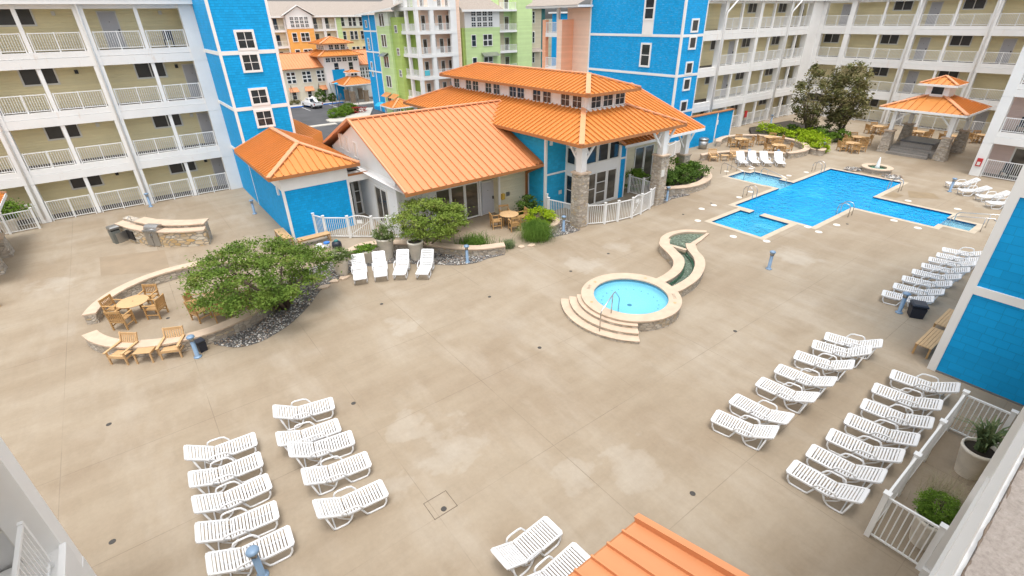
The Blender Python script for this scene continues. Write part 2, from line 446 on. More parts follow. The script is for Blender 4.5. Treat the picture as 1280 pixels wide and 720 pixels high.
SPOTS = [(4.9, 9.6, 1.3), (4.3, 11.2, .9), (3.0, 9.3, .6), (8.6, 5.9, 1.2), (7.0, 6.6, .8), (16.5, 15.8, 1.2), (19.5, 16.6, 1.0), (25.3, 9.6, 1.2), (43.0, 6.0, 1.6), (6.8, 16.6, .9), (-4.8, 30.5, 1.2)]
def deck_material():
    m, nt, nd, lk, b = newmat('stained_concrete')
    v = coords(nt)
    a = noise(nt, v, .14, 5, .6)
    c = ramp(nt, a, [(.30, (0.296, 0.229, 0.160)), (.47, (0.335, 0.270, 0.194)), (.62, (0.367, 0.304, 0.228)), (.8, (0.400, 0.339, 0.265))])
    st = noise(nt, coords(nt, (.45, 1.6, 1)), .55, 6, .62)
    c = mixc(nt, math_n(nt, 'MULTIPLY', ramp(nt, st, [(.40, 0.0), (.68, 1.0)]), .48), c, (0.239, 0.176, 0.112))
    st2 = noise(nt, coords(nt, (1.5, .5, 1)), .42, 6, .6)
    c = mixc(nt, math_n(nt, 'MULTIPLY', ramp(nt, st2, [(.50, 0.0), (.68, 1.0)]), .45), c, (0.424, 0.365, 0.292))
    # pale mineral bloom with hard edges, some patches only
    vb = nt.nodes.new('ShaderNodeTexNoise'); vb.inputs['Scale'].default_value = .33; vb.inputs['Detail'].default_value = 7; vb.inputs['Roughness'].default_value = .48
    lk.new(v, vb.inputs['Vector'])
    c = mixc(nt, math_n(nt, 'MULTIPLY', ramp(nt, vb.outputs['Fac'], [(.58, 0.0), (.70, 1.0)]), .22), c, (0.464, 0.416, 0.355))
    # pale bloom left round the drains and low spots, each with its own ragged edge
    acc = None
    geo = nt.nodes.new('ShaderNodeNewGeometry')
    for (x, y, r_) in SPOTS:
        d = nt.nodes.new('ShaderNodeVectorMath'); d.operation = 'DISTANCE'; lk.new(v, d.inputs[0]); d.inputs[1].default_value = (x, y, 0)
        s_ = math_n(nt, 'SUBTRACT', 1.0, math_n(nt, 'DIVIDE', d.outputs['Value'], r_))
        acc = s_ if acc is None else math_n(nt, 'MAXIMUM', acc, s_)
    rag = noise(nt, coords(nt, (1, 1.3, 1)), .9, 7, .55)
    sp = math_n(nt, 'ADD', math_n(nt, 'MAXIMUM', acc, -1.0), math_n(nt, 'MULTIPLY', math_n(nt, 'SUBTRACT', rag, .5), 2.6))
    c = mixc(nt, math_n(nt, 'MULTIPLY', ramp(nt, sp, [(.25, 0.0), (.42, .6), (.9, 1.0)]), .34), c, (0.480, 0.436, 0.374))
    sw = noise(nt, coords(nt, (2.2, .7, 1)), 1.3, 6, .7)
    c = mixc(nt, .22, c, ramp(nt, sw, [(.32, .72), (.55, 1.0)]), 'MULTIPLY')
    fine = noise(nt, v, 9, 6, .7)
    c = mixc(nt, .25, c, ramp(nt, fine, [(.3, .62), (.7, 1.0)]), 'MULTIPLY')
    # saw-cut joints, worn unevenly
    sx = nt.nodes.new('ShaderNodeSeparateXYZ'); lk.new(v, sx.inputs[0])
    def joint(co, off, sp, half):
        f = math_n(nt, 'FRACT', math_n(nt, 'DIVIDE', math_n(nt, 'ADD', co, off), sp))
        d = math_n(nt, 'ABSOLUTE', math_n(nt, 'SUBTRACT', f, .5))
        return math_n(nt, 'LESS_THAN', math_n(nt, 'MULTIPLY', math_n(nt, 'SUBTRACT', .5, d), sp), half)
    jx = joint(sx.outputs[0], .42, 3.83, .010); jy = joint(sx.outputs[1], -4.02, 3.76, .010)
    wear = ramp(nt, noise(nt, coords(nt, (.35, .35, 1)), .7, 3), [(.40, .12), (.62, .95)])
    j = math_n(nt, 'MULTIPLY', math_n(nt, 'MAXIMUM', jx, jy), wear)
    c = mixc(nt, math_n(nt, 'MULTIPLY', j, .75), c, (0.170, 0.130, 0.090))
    lk.new(c, b.inputs['Base Color'])
    lk.new(ramp(nt, a, [(.3, .62), (.7, .85)]), b.inputs['Roughness'])
    b.inputs['Specular IOR Level'].default_value = .35
    bump(nt, b, math_n(nt, 'SUBTRACT', math_n(nt, 'MULTIPLY', fine, .3), j), .25, .01)
    return m
M['deck'] = deck_material()
def ledge_material():
    m, nt, nd, lk, b = newmat('rough_concrete_ledge')
    v = coords(nt)
    f = noise(nt, v, 60, 6, .75); g = noise(nt, v, 6, 4)
    c = ramp(nt, f, [(.25, (.19, .16, .14)), (.5, (.28, .24, .21)), (.75, (.35, .31, .275))])
    c = mixc(nt, .35, c, ramp(nt, g, [(.3, .7), (.7, 1.0)]), 'MULTIPLY')
    lk.new(c, b.inputs['Base Color']); b.inputs['Roughness'].default_value = .9
    bump(nt, b, f, .8, .01)
    return m
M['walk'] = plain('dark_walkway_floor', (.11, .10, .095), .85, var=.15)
M['ledge'] = ledge_material()
M['drain'] = plain('dark_grey_grate', (.055, .05, .045), .7)
# ------------------------------------------------------------------ world, sun, camera
w = bpy.data.worlds.new('World'); scene.world = w; w.use_nodes = True
wn = w.node_tree.nodes; wl = w.node_tree.links
SUN_EL, SUN_AZ = radians(77), radians(-120)     # towards the sun: over the viewer's right shoulder, high
sky = wn.new('ShaderNodeTexSky'); sky.sky_type = 'NISHITA'; sky.sun_disc = False
sky.sun_elevation = SUN_EL; sky.sun_rotation = pi / 2 - SUN_AZ
sky.air_density = 1.0; sky.dust_density = 4.0; sky.ozone_density = 1.0
hs = wn.new('ShaderNodeHueSaturation'); hs.inputs['Saturation'].default_value = .12
wl.new(sky.outputs[0], hs.inputs['Color']); wl.new(hs.outputs[0], wn['Background'].inputs[0])
wn['Background'].inputs[1].default_value = .15
sl = bpy.data.lights.new('sun', 'SUN'); sl.energy = .62; sl.angle = radians(16); sl.color = (1, .96, .9)
so = bpy.data.objects.new('sun', sl); COL.objects.link(so)
dv = Vector((cos(SUN_EL) * cos(SUN_AZ), cos(SUN_EL) * sin(SUN_AZ), sin(SUN_EL)))
so.rotation_euler = dv.to_track_quat('Z', 'Y').to_euler(); so.location = (0, -20, 40)
scene.view_settings.view_transform = 'Standard'; scene.view_settings.look = 'None'
scene.view_settings.exposure = EXPOSURE; scene.view_settings.gamma = 1; scene.view_settings.use_curve_mapping = False

cam = bpy.data.cameras.new('camera'); co = bpy.data.objects.new('camera', cam); COL.objects.link(co)
scene.camera = co
cam.sensor_width = 36; cam.lens = 623.38 / 1280 * 36; cam.clip_start = .05; cam.clip_end = 5000
def _cam():
    pitch, roll, yaw = radians(28.550288), radians(-.974778), radians(53.189426)
    fwd = Vector((cos(yaw) * cos(pitch), sin(yaw) * cos(pitch), -sin(pitch)))
    right = Vector((sin(yaw), -cos(yaw), 0)); up = right.cross(fwd)
    r2 = right * cos(roll) + up * sin(roll); u2 = -right * sin(roll) + up * cos(roll)
    m = Matrix((r2, u2, -fwd)).transposed().to_4x4(); m.translation = (0, 0, 11)
    co.matrix_world = m
_cam()
scene.render.resolution_x = 1024; scene.render.resolution_y = 576

# ------------------------------------------------------------------ pool, deck
POOL = [  # x0 x1 y0 y1 depth slot
    (36.25, 37.75, 5.37, 6.80, .45, 'plaster_step'), (35.50, 38.75, 6.80, 11.15, 1.3, 'plaster_main'),
    (30.25, 43.85, 11.15, 16.05, 1.5, 'plaster_main'), (35.85, 37.92, 16.05, 17.15, .5, 'plaster_kid'),
    (35.75, 38.50, 17.15, 19.43, .4, 'plaster_kid'), (35.75, 37.90, 19.43, 20.0, .25, 'plaster_step'),
    (26.50, 29.65, 12.20, 15.30, .95, 'plaster_tan'), (29.65, 30.25, 14.05, 14.70, .95, 'plaster_tan')]
def pool_at(x, y):
    for p in POOL:
        if p[0] < x < p[1] and p[2] < y < p[3]: return p
    return None
def near_pool(x, y, d=.32):
    return any(p[0] - d < x < p[1] + d and p[2] - d < y < p[3] + d for p in POOL)
def build_deck():
    xs = {-60.0, 84.0}; ys = {-60.0, 46.0}
    for p in POOL:
        for a in (p[0], p[1]): xs |= {round(a, 3), round(a - .32, 3), round(a + .32, 3)}
        for a in (p[2], p[3]): ys |= {round(a, 3), round(a - .32, 3), round(a + .32, 3)}
    xs = sorted(xs); ys = sorted(ys)
    deck = MB(); cop = MB(); bas = MB(); wat = MB(); wat2 = MB(); wat3 = MB(); tile = MB()
    slots = ['plaster_main', 'plaster_kid', 'plaster_tan', 'plaster_step']
    def cell(i, j):
        if not (0 <= i < len(xs) - 1 and 0 <= j < len(ys) - 1): return None
        return pool_at((xs[i] + xs[i+1]) / 2, (ys[j] + ys[j+1]) / 2)
    for i in range(len(xs) - 1):
        for j in range(len(ys) - 1):
            x0, x1, y0, y1 = xs[i], xs[i+1], ys[j], ys[j+1]
            p = cell(i, j)
            if p is None:
                if near_pool((x0 + x1) / 2, (y0 + y1) / 2):
                    cop.poly([(x0, y0, .012), (x1, y0, .012), (x1, y1, .012), (x0, y1, .012)])
                    deck.poly([(x0, y0, 0), (x1, y0, 0), (x1, y1, 0), (x0, y1, 0)])
                else:
                    deck.poly([(x0, y0, 0), (x1, y0, 0), (x1, y1, 0), (x0, y1, 0)])
                continue
            ms = slots.index(p[5]); dp = -p[4]
            bas.poly([(x0, y0, dp), (x1, y0, dp), (x1, y1, dp), (x0, y1, dp)], ms)
            (wat2 if p[5] in ('plaster_kid', 'plaster_step') else wat3 if p[5] == 'plaster_tan' else wat).poly([(x0, y0, -.09), (x1, y0, -.09), (x1, y1, -.09), (x0, y1, -.09)])
            for di, dj, e in ((-1, 0, ((x0, y1), (x0, y0))), (1, 0, ((x1, y0), (x1, y1))), (0, -1, ((x0, y0), (x1, y0))), (0, 1, ((x1, y1), (x0, y1)))):
                q = cell(i + di, j + dj); (ax, ay), (bx, by) = e
                if q is None:
                    tile.poly([(ax, ay, -.24), (bx, by, -.24), (bx, by, .012), (ax, ay, .012)])
                    bas.poly([(ax, ay, dp), (bx, by, dp), (bx, by, -.24), (ax, ay, -.24)], ms)
                elif -q[4] > dp:
                    bas.poly([(ax, ay, dp), (bx, by, dp), (bx, by, -q[4]), (ax, ay, -q[4])], slots.index(q[5]))
    # steps inside the small side basin and lane marks on the floor
    bas.box(26.503, 27.15, 12.203, 15.297, -.94, -.38, 3); bas.box(29.0, 29.647, 12.203, 13.95, -.94, -.42, 3)
    o = deck.build('pool_deck', M['deck'], fix=False); tag(o, kind='structure')
    o = cop.build('pool_coping', M['poolcoping'], fix=False); tag(o, kind='structure')
    o = bas.build('pool_basin', [M[s] for s in slots], fix=False); tag(o, kind='structure')
    o = tile.build('pool_tile_band', M['pooltile'], fix=False); tag(o, kind='structure')
    o = wat.build('pool_water', M['water'], fix=False); tag(o, kind='structure')
    o = wat3.build('side_basin_water', M['water_tan'], fix=False); tag(o, kind='structure')
    o = wat2.build('shallow_water', M['water_kid'], fix=False); tag(o, kind='structure')
    mk = MB()
    for (x, y, s) in ((42.6, 12.6, .42), (40.7, 13.2, .42), (31.4, 11.9, .42)):
        mk.box(x - s, x + s, y - .12, y + .12, -1.494, -1.488); mk.box(x - .12, x + .12, y - s, y + s, -1.486, -1.480)
    o = mk.build('pool_floor_marks', M['pooltile']); tag(o, kind='structure')
build_deck()

mb = MB()
for (x0, x1, y0, y1) in ((3.28, 3.95, 7.76, 8.36),):
    for a in ((x0, x1, y0, y0 + .014), (x0, x1, y1 - .014, y1), (x0, x0 + .014, y0, y1), (x1 - .014, x1, y0, y1)):
        mb.box(*a, .0015, .004)
tag(mb.build('deck_patch_joint', M['bark']), kind='structure')
# damp / rebuilt slab patches
mb = MB(); mb.poly([(-3.03, 30.0, .004), (-.2, 28.4, .004), (-.15, 31.7, .004), (-3.03, 32.8, .004)])
tag(mb.build('deck_patch', plain('repoured_concrete', (.29, .222, .15), .8, var=.12, vscale=1.2)), kind='structure')
mb = MB(); mb.poly([(42.0, 10.2, .004), (42.6, 8.9, .004), (41.6, 8.2, .004), (40.4, 9.6, .004)])
mb.poly([(39.6, 10.9, .004), (41.0, 10.7, .004), (40.6, 9.95, .004), (39.5, 10.1, .004)])
tag(mb.build('deck_stain', plain('wet_concrete', (.27, .20, .12), .6, var=.15)), kind='structure')
# pale skimmer lids set in the deck
LIDS = [(29.2, 16.9, 'left of the main pool corner'), (31.9, 16.75, 'left of the ladder on the long side'), (28.0, 17.0, 'farther left of the main pool corner'), (33.6, 16.9, 'right of the ladder on the long side'), (26.0, 15.9, 'at the top of the small side basin'), (25.4, 13.2, 'left of the small side basin'), (26.2, 11.7, 'at the lower corner of the small side basin'), (30.0, 11.3, 'where the side basin meets the main pool'), (29.7, 10.55, 'below the main pool corner'), (31.6, 10.4, 'below the dark floor mark'), (34.9, 8.6, 'on the near side of the pool arm'), (34.6, 7.3, 'near the end of the pool arm'), (39.5, 17.2, 'right of the shallow pool'), (37.0, 20.9, 'before the far loungers, left'), (39.2, 20.1, 'before the far loungers, right'), (41.4, 16.8, 'by the far long side of the main pool'), (39.6, 9.4, 'on the far side of the pool arm'), (40.1, 6.9, 'beside the white pool steps')]
for (x, y, wd) in LIDS:
    m_ = MB(); m_.lathe([(.19, 0.0), (.19, .016), (.17, .02)], (x, y, 0), 14)
    tag(m_.build('skimmer_lid', M['lid']), 'round pale lid set in the deck %s' % wd, 'lid', 'round lids around the pool edge')
DRAINS = [(-3.1, 17.0, 'left of both lounger columns'), (-3.18, 12.04, 'beside the lower left hotel column'), (3.32, 13.17, 'right of the top second-column lounger'), (6.76, 18.61, 'below the loungers at the cream planters'), (10.83, 16.16, 'in the open middle of the court'), (10.07, 11.78, 'left of the hot tub steps'), (18.34, 16.02, 'between the hot tub and the curved fence'), (15.4, 15.75, 'left of the drain behind the hot tub'), (26.26, 17.13, 'before the right-hand stone pier'), (3.62, 7.9, 'inside the square joint'), (8.99, 4.3, 'right of the bottom orange canopy'), (16.8, 7.85, 'between the hot tub and the upper lounger row'), (32.23, 10.08, 'below the near side of the main pool'), (29.43, 17.25, 'above the left pool corner'), (39.34, 4.9, 'below the white pool steps'), (1.2, 34.6, 'right of the barbecue'), (-1.2, 37.8, 'left behind the barbecue'), (-.86, 23.2, 'under the left round table')]
for (x, y, wd) in DRAINS:
    m_ = MB(); m_.lathe([(.075, 0.0), (.075, .006), (.06, .008)], (x, y, 0), 14)
    tag(m_.build('floor_drain', M['drain']), 'small dark round deck drain %s' % wd, 'drain', 'floor drains across the deck')

# ------------------------------------------------------------------ street level beyond the podium
mb = MB(); mb.poly([(-2500, -2500, -3.76), (2500, -2500, -3.76), (2500, 2500, -3.76), (-2500, 2500, -3.76)])
tag(mb.build('ground', M['earth']), kind='structure')
mb = MB(); mb.poly([(2, 47, -3.70), (80, 47, -3.70), (80, 122, -3.70), (2, 122, -3.70)])
tag(mb.build('parking_lot', M['asphalt']), kind='structure')
mb = MB(); mb.box(-60, 84, 45.8, 46, -3.7, -.004)
tag(mb.build('podium_edge', M['kerb']), kind='structure')
mb = MB()
mb.box(20, 37, 104.9, 105.25, -3.7, -3.52); tag(mb.build('blue_kerb', M['kerb_blue']), kind='structure')
mb = MB(); mb.box(20, 37.2, 105.25, 109.4, -3.7, -3.55); mb.box(37.2, 43, 99.5, 109.4, -3.7, -3.56)
mb.box(17, 27.6, 82.6, 83.8, -3.7, -3.58)
tag(mb.build('pavement', M['kerb']), kind='structure')
mb = MB()
for x in (23.2, 28.6, 33.9): mb.box(x, x + .12, 99.5, 104.6, -3.694, -3.69)
tag(mb.build('parking_lines', M['line']), kind='structure')
mb = MB()
isl = [(27.4 + 1.2, 84.0), (27.2, 85.0), (27.3, 87.2), (30.5, 89.6), (36.2, 95.6), (38.6, 94.0), (34.5, 86.0), (31, 83.6)]
mb.prism(isl, -3.7, -3.54); tag(mb.build('kerb_island', M['kerb']), kind='structure')
# ------------------------------------------------------------------ shared building pieces
class Wall:
    """a facade: s runs along it, d goes into the building"""
    def __init__(s, axis, plane, din=1): s.axis, s.plane, s.din = axis, plane, din
    def box(s, mb, s0, s1, d0, d1, z0, z1, m=0):
        a, b = s.plane + s.din * d0, s.plane + s.din * d1
        if s.axis == 'x': mb.box(s0, s1, a, b, z0, z1, m)
        else: mb.box(a, b, s0, s1, z0, z1, m)
    def pt(s, t, d, z):
        return Vector((t, s.plane + s.din * d, z)) if s.axis == 'x' else Vector((s.plane + s.din * d, t, z))
    def rot(s):
        return {('x', 1): 0.0, ('y', 1): -pi / 2, ('y', -1): pi / 2, ('x', -1): pi}[(s.axis, s.din)]

_cache = {}
def rail_mesh(L, h=1.0, gap=.115, posts=2, foot=.1, ext=0.0):
    key = ('rail', round(L, 2), h, gap, posts, foot)
    if key not in _cache:
        mb = MB()
        mb.box(-L/2, L/2, -.03, .03, h - .05, h)
        mb.box(-L/2, L/2, -.02, .02, foot - .02, foot + .02)
        n = max(2, int(L / gap))
        for i in range(1, n):
            x = -L/2 + L * i / n
            mb.box(x - .012, x + .012, -.012, .012, foot + .02, h - .05)
        for i in range(posts + 1):
            x = -L/2 + .025 + (L - .05) * i / posts
            mb.box(x - .03, x + .03, -.034, .034, 0, h + .02)
        _cache[key] = mb.mesh('railing', M['rail'], fix=False)
    return _cache[key]

def win_meshes(w_, h_, nx, ny, frame=.09, mat='frame', pane='pane', mull=.028):
    key = ('win', round(w_, 2), round(h_, 2), nx, ny, frame, mat, pane)
    if key not in _cache:
        mb = MB(); d0, d1 = -.055, .05
        mb.box(-w_/2, w_/2, d0, d1, 0, frame); mb.box(-w_/2, w_/2, d0, d1, h_ - frame, h_)
        mb.box(-w_/2, -w_/2 + frame, d0, d1, frame, h_ - frame); mb.box(w_/2 - frame, w_/2, d0, d1, frame, h_ - frame)
        iw, ih = w_ - 2 * frame, h_ - 2 * frame
        for i in range(1, nx):
            x = -iw/2 + iw * i / nx; mb.box(x - mull, x + mull, -.03, .03, frame, h_ - frame)
        for j in range(1, ny):
            z = frame + ih * j / ny; mb.box(-w_/2 + frame, w_/2 - frame, -.027, .027, z - mull * .8, z + mull * .8)
        f = mb.mesh('window', M[mat])
        g = MB(); g.box(-iw/2 + .001, iw/2 - .001, -.008, .008, frame + .001, h_ - frame - .001)
        _cache[key] = (f, g.mesh('pane', M[pane]))
    return _cache[key]

def window(root, W, t, z, w_, h_, nx=2, ny=2, d=0.0, name='window', **kw):
    f, g = win_meshes(w_, h_, nx, ny, **kw)
    o = put(name, f, root, W.pt(t, d, z) - root_loc(root), W.rot())
    put('pane', g, o); return o

def door_meshes():
    if 'door' not in _cache:
        mb = MB(); mb.box(-.5, .5, -.04, .05, 0, 2.12); mb.box(-.44, .44, -.06, -.04, .05, 2.05, 1)
        for (a, b) in ((.2, .9), (1.05, 1.9)):
            mb.box(-.34, .34, -.068, -.06, a, b, 1)
        f = mb.mesh('door', [M['frame'], M['door']])
        h = MB(); h.box(.33, .40, -.13, -.06, .92, 1.10); h.box(-.01, .03, -.075, -.06, 1.5, 1.54)
        _cache['door'] = (f, h.mesh('handle', M['black']))
    return _cache['door']
def door(root, W, t, z, d=0.0):
    f, h = door_meshes(); o = put('door', f, root, W.pt(t, d, z) - root_loc(root), W.rot()); put('handle', h, o)
    return o
def railing(root, W, s0, s1, z, d=.06, h=1.0, posts=2, name='railing'):
    return put(name, rail_mesh(s1 - s0, h, posts=posts), root, W.pt((s0 + s1) / 2, d, z) - root_loc(root), W.rot())

FL = [0.0, 3.2, 6.38, 9.56]; BT = [2.42, 5.6, 8.76, 11.98]

def gallery(root, W, s0, s1, thick, thin, wins, doors, end0=None, end1=None, backmat='beige', lights=(), pane='pane_screen', tw=.5, dep=1.65, pw=.2, top=12.6):
    """open walkways stacked in four storeys: slab bands, columns, posts, rails, back wall with windows and doors"""
    mb = MB(); W.box(mb, s0, s1, dep, dep + .25, 0, top); mb.build('back_wall', M[backmat], root)
    for k in range(1, 4):
        mb = MB()
        W.box(mb, s0, s1, -.07, .32, BT[k-1], FL[k] - .30); W.box(mb, s0, s1, -.035, .30, FL[k] - .285, FL[k] + .03)
        W.box(mb, s0, s1, .32, dep - .002, FL[k] - .3, FL[k] - .002)
        mb.build('slab_band', M['slab'], root)
    for k in range(4):
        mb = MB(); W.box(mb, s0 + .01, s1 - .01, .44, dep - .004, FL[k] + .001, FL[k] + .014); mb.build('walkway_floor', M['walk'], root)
    mb = MB(); W.box(mb, s0, s1, -.45, dep + .25, 12.0, 12.28); W.box(mb, s0, s1, -.5, -.3, 12.283, 12.5); W.box(mb, s0, s1, .02, .3, 11.78, 11.998)
    mb.build('eave', M['panel'], root)
    piers = []
    for t in thick: piers.append((t - tw/2, t + tw/2))
    if end0: piers.append((s0, s0 + end0))
    if end1: piers.append((s1 - end1, s1))
    for a, b in piers:
        mb = MB()
        for k in range(4):
            z0 = 0 if k == 0 else FL[k-1] * 0 + (BT[k-1] - .02)
            W.box(mb, a, b, -.11, .42, z0 + .012, BT[k] - .035)
        W.box(mb, a + .03, b - .03, -.085, .4, .0, 12.0)
        mb.build('column', M['panel'], root)
    posts = [(t - pw/2, t + pw/2) for t in thin]
    for a, b in posts:
        mb = MB()
        for k in range(4): W.box(mb, a, b, -.02, .2, FL[k] + .03, BT[k] - .001)
        mb.build('post', M['white'], root)
    edges = sorted(piers + posts)
    for k in range(4):
        for (a0, a1), (b0, b1) in zip(edges, edges[1:]):
            if b0 - a1 > .6:
                railing(root, W, a1 + .05, b0 - .05, FL[k] + (.03 if k else .0), .05, 1.0 if k else 1.28)
        for t in wins[k]: window(root, W, t, FL[k] + 1.36, 1.75, 1.02, 2, 1, d=dep, pane=pane, mull=.035)
        for t in doors[k]: door(root, W, t, FL[k] + .005, d=dep)
        for t in lights:
            mb = MB(); W.box(mb, t - .09, t + .09, dep - .12, dep, FL[k] + 1.9, FL[k] + 2.12); mb.build('wall_lamp', M['black'] if k % 2 == 0 else M['frame'], root)

def trim_tower(root, walls, trims):
    """walls: list of (mat, box); trims: list of boxes in one 'trim' part"""
    for mat, b in walls:
        mb = MB(); mb.box(*b); mb.build('wall', M[mat], root)
    for name, bs in trims:
        mb = MB()
        for b in bs: mb.box(*b)
        mb.build(name, M['white'], root)

# ------------------------------------------------------------------ left hotel wing, its blue stair tower
def left_wing():
    r = thing('hotel_wing', 'hotel wing with open beige walkways and white railings, left of the blue stair tower', 'hotel wing', (0, 41.55, 0))
    W = Wall('x', 41.55)
    gallery(r, W, -17, 5.92, [-11.05, -5.53, 0], [-13.8, -8.3, -2.83, 2.8],
            [[-8.5, -2.95, 2.67], [-8.5, -3.05, 2.67], [-8.5, -3.05, 2.67], [-8.6, -3.0]], [[5.0], [5.0], [5.0], [1.35]], end1=.82, lights=(-1.2, 4.2))
    for t in (0, -5.53):        # downspouts down the column fronts
        mb = MB(); mb.tube([W.pt(t, -.45, 12.3), W.pt(t, -.3, 12.0), W.pt(t, -.17, 11.4), W.pt(t, -.17, .25)], .06, 8); mb.build('downspout', M['white'], r)
    mb = MB(); mb.box(-17, 5.9, 43.5, 54, 0, 12.9); mb.build('building_core', M['panel'], r)
left_wing()

def left_tower():
    r = thing('stair_tower', 'bright blue shingled stair tower with white trim at the end of the left hotel wing', 'tower', (7.57, 36.5, 0))
    x0, x1, y0, y1 = 5.925, 9.23, 36.5, 46
    W = Wall('x', y0)
    mb = MB(); mb.box(x0, x1, y0, y1, -3.7, 13.5); mb.build('wall', M['blue'], r)
    p = .03
    cor = [(x0 - p, x0 + .12, y0 - p, y0 + .12, 0, 13.5), (x1 - .12, x1 + p, y0 - p, y0 + .12, 0, 13.5)]
    for c in cor:
        mb = MB(); mb.box(*c); mb.build('corner_trim', M['white'], r)
    for z in (3.05, 6.14, 9.33):
        mb = MB(); mb.box(x0 + .12, x1 - .12, y0 - p + .004, y0 + .05, z - .11, z + .11); mb.build('band_trim', M['white'], r)
        mb = MB(); mb.box(x0 - p + .004, x0 + .05, y0 + .12, 41.5, z - .11, z + .11); mb.build('band_trim', M['white'], r)
    for z, h in ((9.44, 1.12), (8.2, 1.12), (6.26, 1.05), (4.9, 1.12)):
        window(r, W, 7.54, z, 1.12, h, 2, 2, d=-.02, frame=.13, mat='white', pane='pane', mull=.018)
    
    for z in (9.2, 5.99):
        mb = MB(); mb.box(6.98, 8.1, y0 - .045, y0, z, z + .3); mb.build('window_apron', M['white'], r)
left_tower()

# ------------------------------------------------------------------ centre tower, right wing, rear wing
def centre_tower():
    r = thing('stair_tower', 'tall weathered blue stair tower behind the clubhouse roof, joined to a white gallery wing', 'tower', (43.3, 35, 0))
    x0, x1, y0, y1 = 41.7, 44.95, 30.1, 41.5
    mb = MB(); mb.box(x0, x1, y0, y1, -3.7, 13.5); mb.build('wall', M['blue_w'], r)
    p = .03
    for c in ((x0 - p, x0 + .15, y0 - p, y0 + .15), (x0 - p, x0 + .1, y1 - .15, y1 + p), (x1 - .1, x1 + p, y0 - p, y0 + .1)):
        mb = MB(); mb.box(*c, 0, 13.5); mb.build('corner_trim', M['white'], r)
    for z in (2.75, 5.98, 9.27):
        mb = MB(); mb.box(x0 - p + .004, x0 + .05, y0 + .15, y1 - .15, z - .11, z + .11); mb.build('band_trim', M['white'], r)
        mb = MB(); mb.box(x0 + .15, x1 - .1, y0 - p + .004, y0 + .05, z - .11, z + .11); mb.build('band_trim', M['white'], r)
    L = Wall('y', x0); F = Wall('x', y0)
    window(r, L, 33.95, 10.5, 1.25, 2.0, 1, 2, d=-.02, frame=.16, mat='white', mull=.05)
    mb = MB(); mb.box(x0 - .045, x0, 33.33, 34.57, 9.3, 10.5); mb.build('window_apron', M['white'], r)
    window(r, L, 33.9, 6.55, 1.25, 2.1, 1, 2, d=-.02, frame=.16, mat='white', mull=.04)
    for z in (9.5, 8.12, 6.02, 4.62, 2.65):
        window(r, F, 43.35, z, 1.1, 1.12, 1, 1, d=-.02, frame=.15, mat='white', pane='pane_screen')
centre_tower()

def right_wing():
    r = thing('hotel_wing', 'white hotel wing with open walkways beside the tall blue tower in the centre', 'hotel wing', (56, 30.1, 0))
    W = Wall('x', 30.1)
    gallery(r, W, 44.98, 66.96, [47.9, 54.05, 60.0], [50.8, 56.75, 62.4],
            [[49.6, 55.2, 61.2], [49.6, 55.2, 61.2], [49.6, 55.2, 61.2], [55.2, 61.2]], [[46.5, 52.5, 65.6], [46.5, 52.5, 65.6], [46.5, 52.5, 65.6], [46.5, 65.6]], end1=2.4)
    for t in (47.9, 60.0):
        mb = MB(); mb.tube([W.pt(t + 1.2, -.5, 12.3), W.pt(t - .05, -.25, 11.1), W.pt(t - .1, -.2, 10.9), W.pt(t - .1, -.2, .2)], .09, 8); mb.build('downspout', M['white'], r)
    mb = MB(); mb.box(44.99, 69, 32.0, 44, -3.7, 13); mb.build('building_core', M['panel'], r)
    mb = MB(); mb.box(54.6, 54.95, 29.9, 30.02, .9, 1.6); mb.build('extinguisher_cabinet', M['red'], r)
right_wing()

def rear_wing():
    r = thing('hotel_wing', 'white hotel wing with beige walkways and grey doors across the far end of the court', 'hotel wing', (67, 18, 0))
    W = Wall('y', 67.0)
    gallery(r, W, -16, 30.09, [26.82, 20.68, 14.62, 8.5, 2.4, -3.7, -9.8], [23.74, 17.62, 11.55, 5.4, -.7, -6.8],
            [[29.0, 23.1, 16.9, 10.8], [23.1, 16.9, 10.8, 4.7], [29.0, 23.1, 16.9, 4.7, 10.8], [22.8, 16.9, 10.8, 4.7]],
            [[19.9, 13.0], [19.9, 7.5], [19.9, 13.2], [28.2, 19.9, 7.5]], end1=.55)
    for t in (20.68, 14.62):
        mb = MB(); mb.tube([W.pt(t, -.5, 12.3), W.pt(t, -.2, 11.2), W.pt(t, -.2, .2)], .07, 8); mb.build('downspout', M['white'], r)
    mb = MB(); mb.box(68.95, 80, -16, 31, -3.7, 13); mb.build('building_core', M['panel'], r)
rear_wing()

def right_block():
    r = thing('hotel_wing', 'white panelled hotel corner with pale pink recessed balconies at the right edge', 'hotel wing', (49.9, 8.8, 0))
    W = Wall('y', 49.9)
    gallery(r, W, -12, 8.8, [2.9, -3], [], [[], [], [], []], [[], [], [], []], end1=.62, backmat='pinkish', dep=1.5)
    for z in (.02, 3.25, 6.42, 9.6):
        for t in (6.0, .4): 
            window(r, W, t, z, 2.3, 2.1, 2, 1, d=1.5, name='sliding_door', frame=.1, pane='pane_room', mull=.06)
    mb = MB(); mb.box(51.7, 64, -12, 8.78, 0, 13); mb.build('building_core', M['panel'], r)
    mb = MB(); mb.box(49.72, 49.785, 8.33, 8.65, .72, 1.3); mb.build('extinguisher_cabinet', M['red'], r)
    mb = MB(); mb.box(49.71, 49.72, 8.40, 8.58, .80, 1.05); mb.build('cabinet_window', M['frame'], r)
right_block()

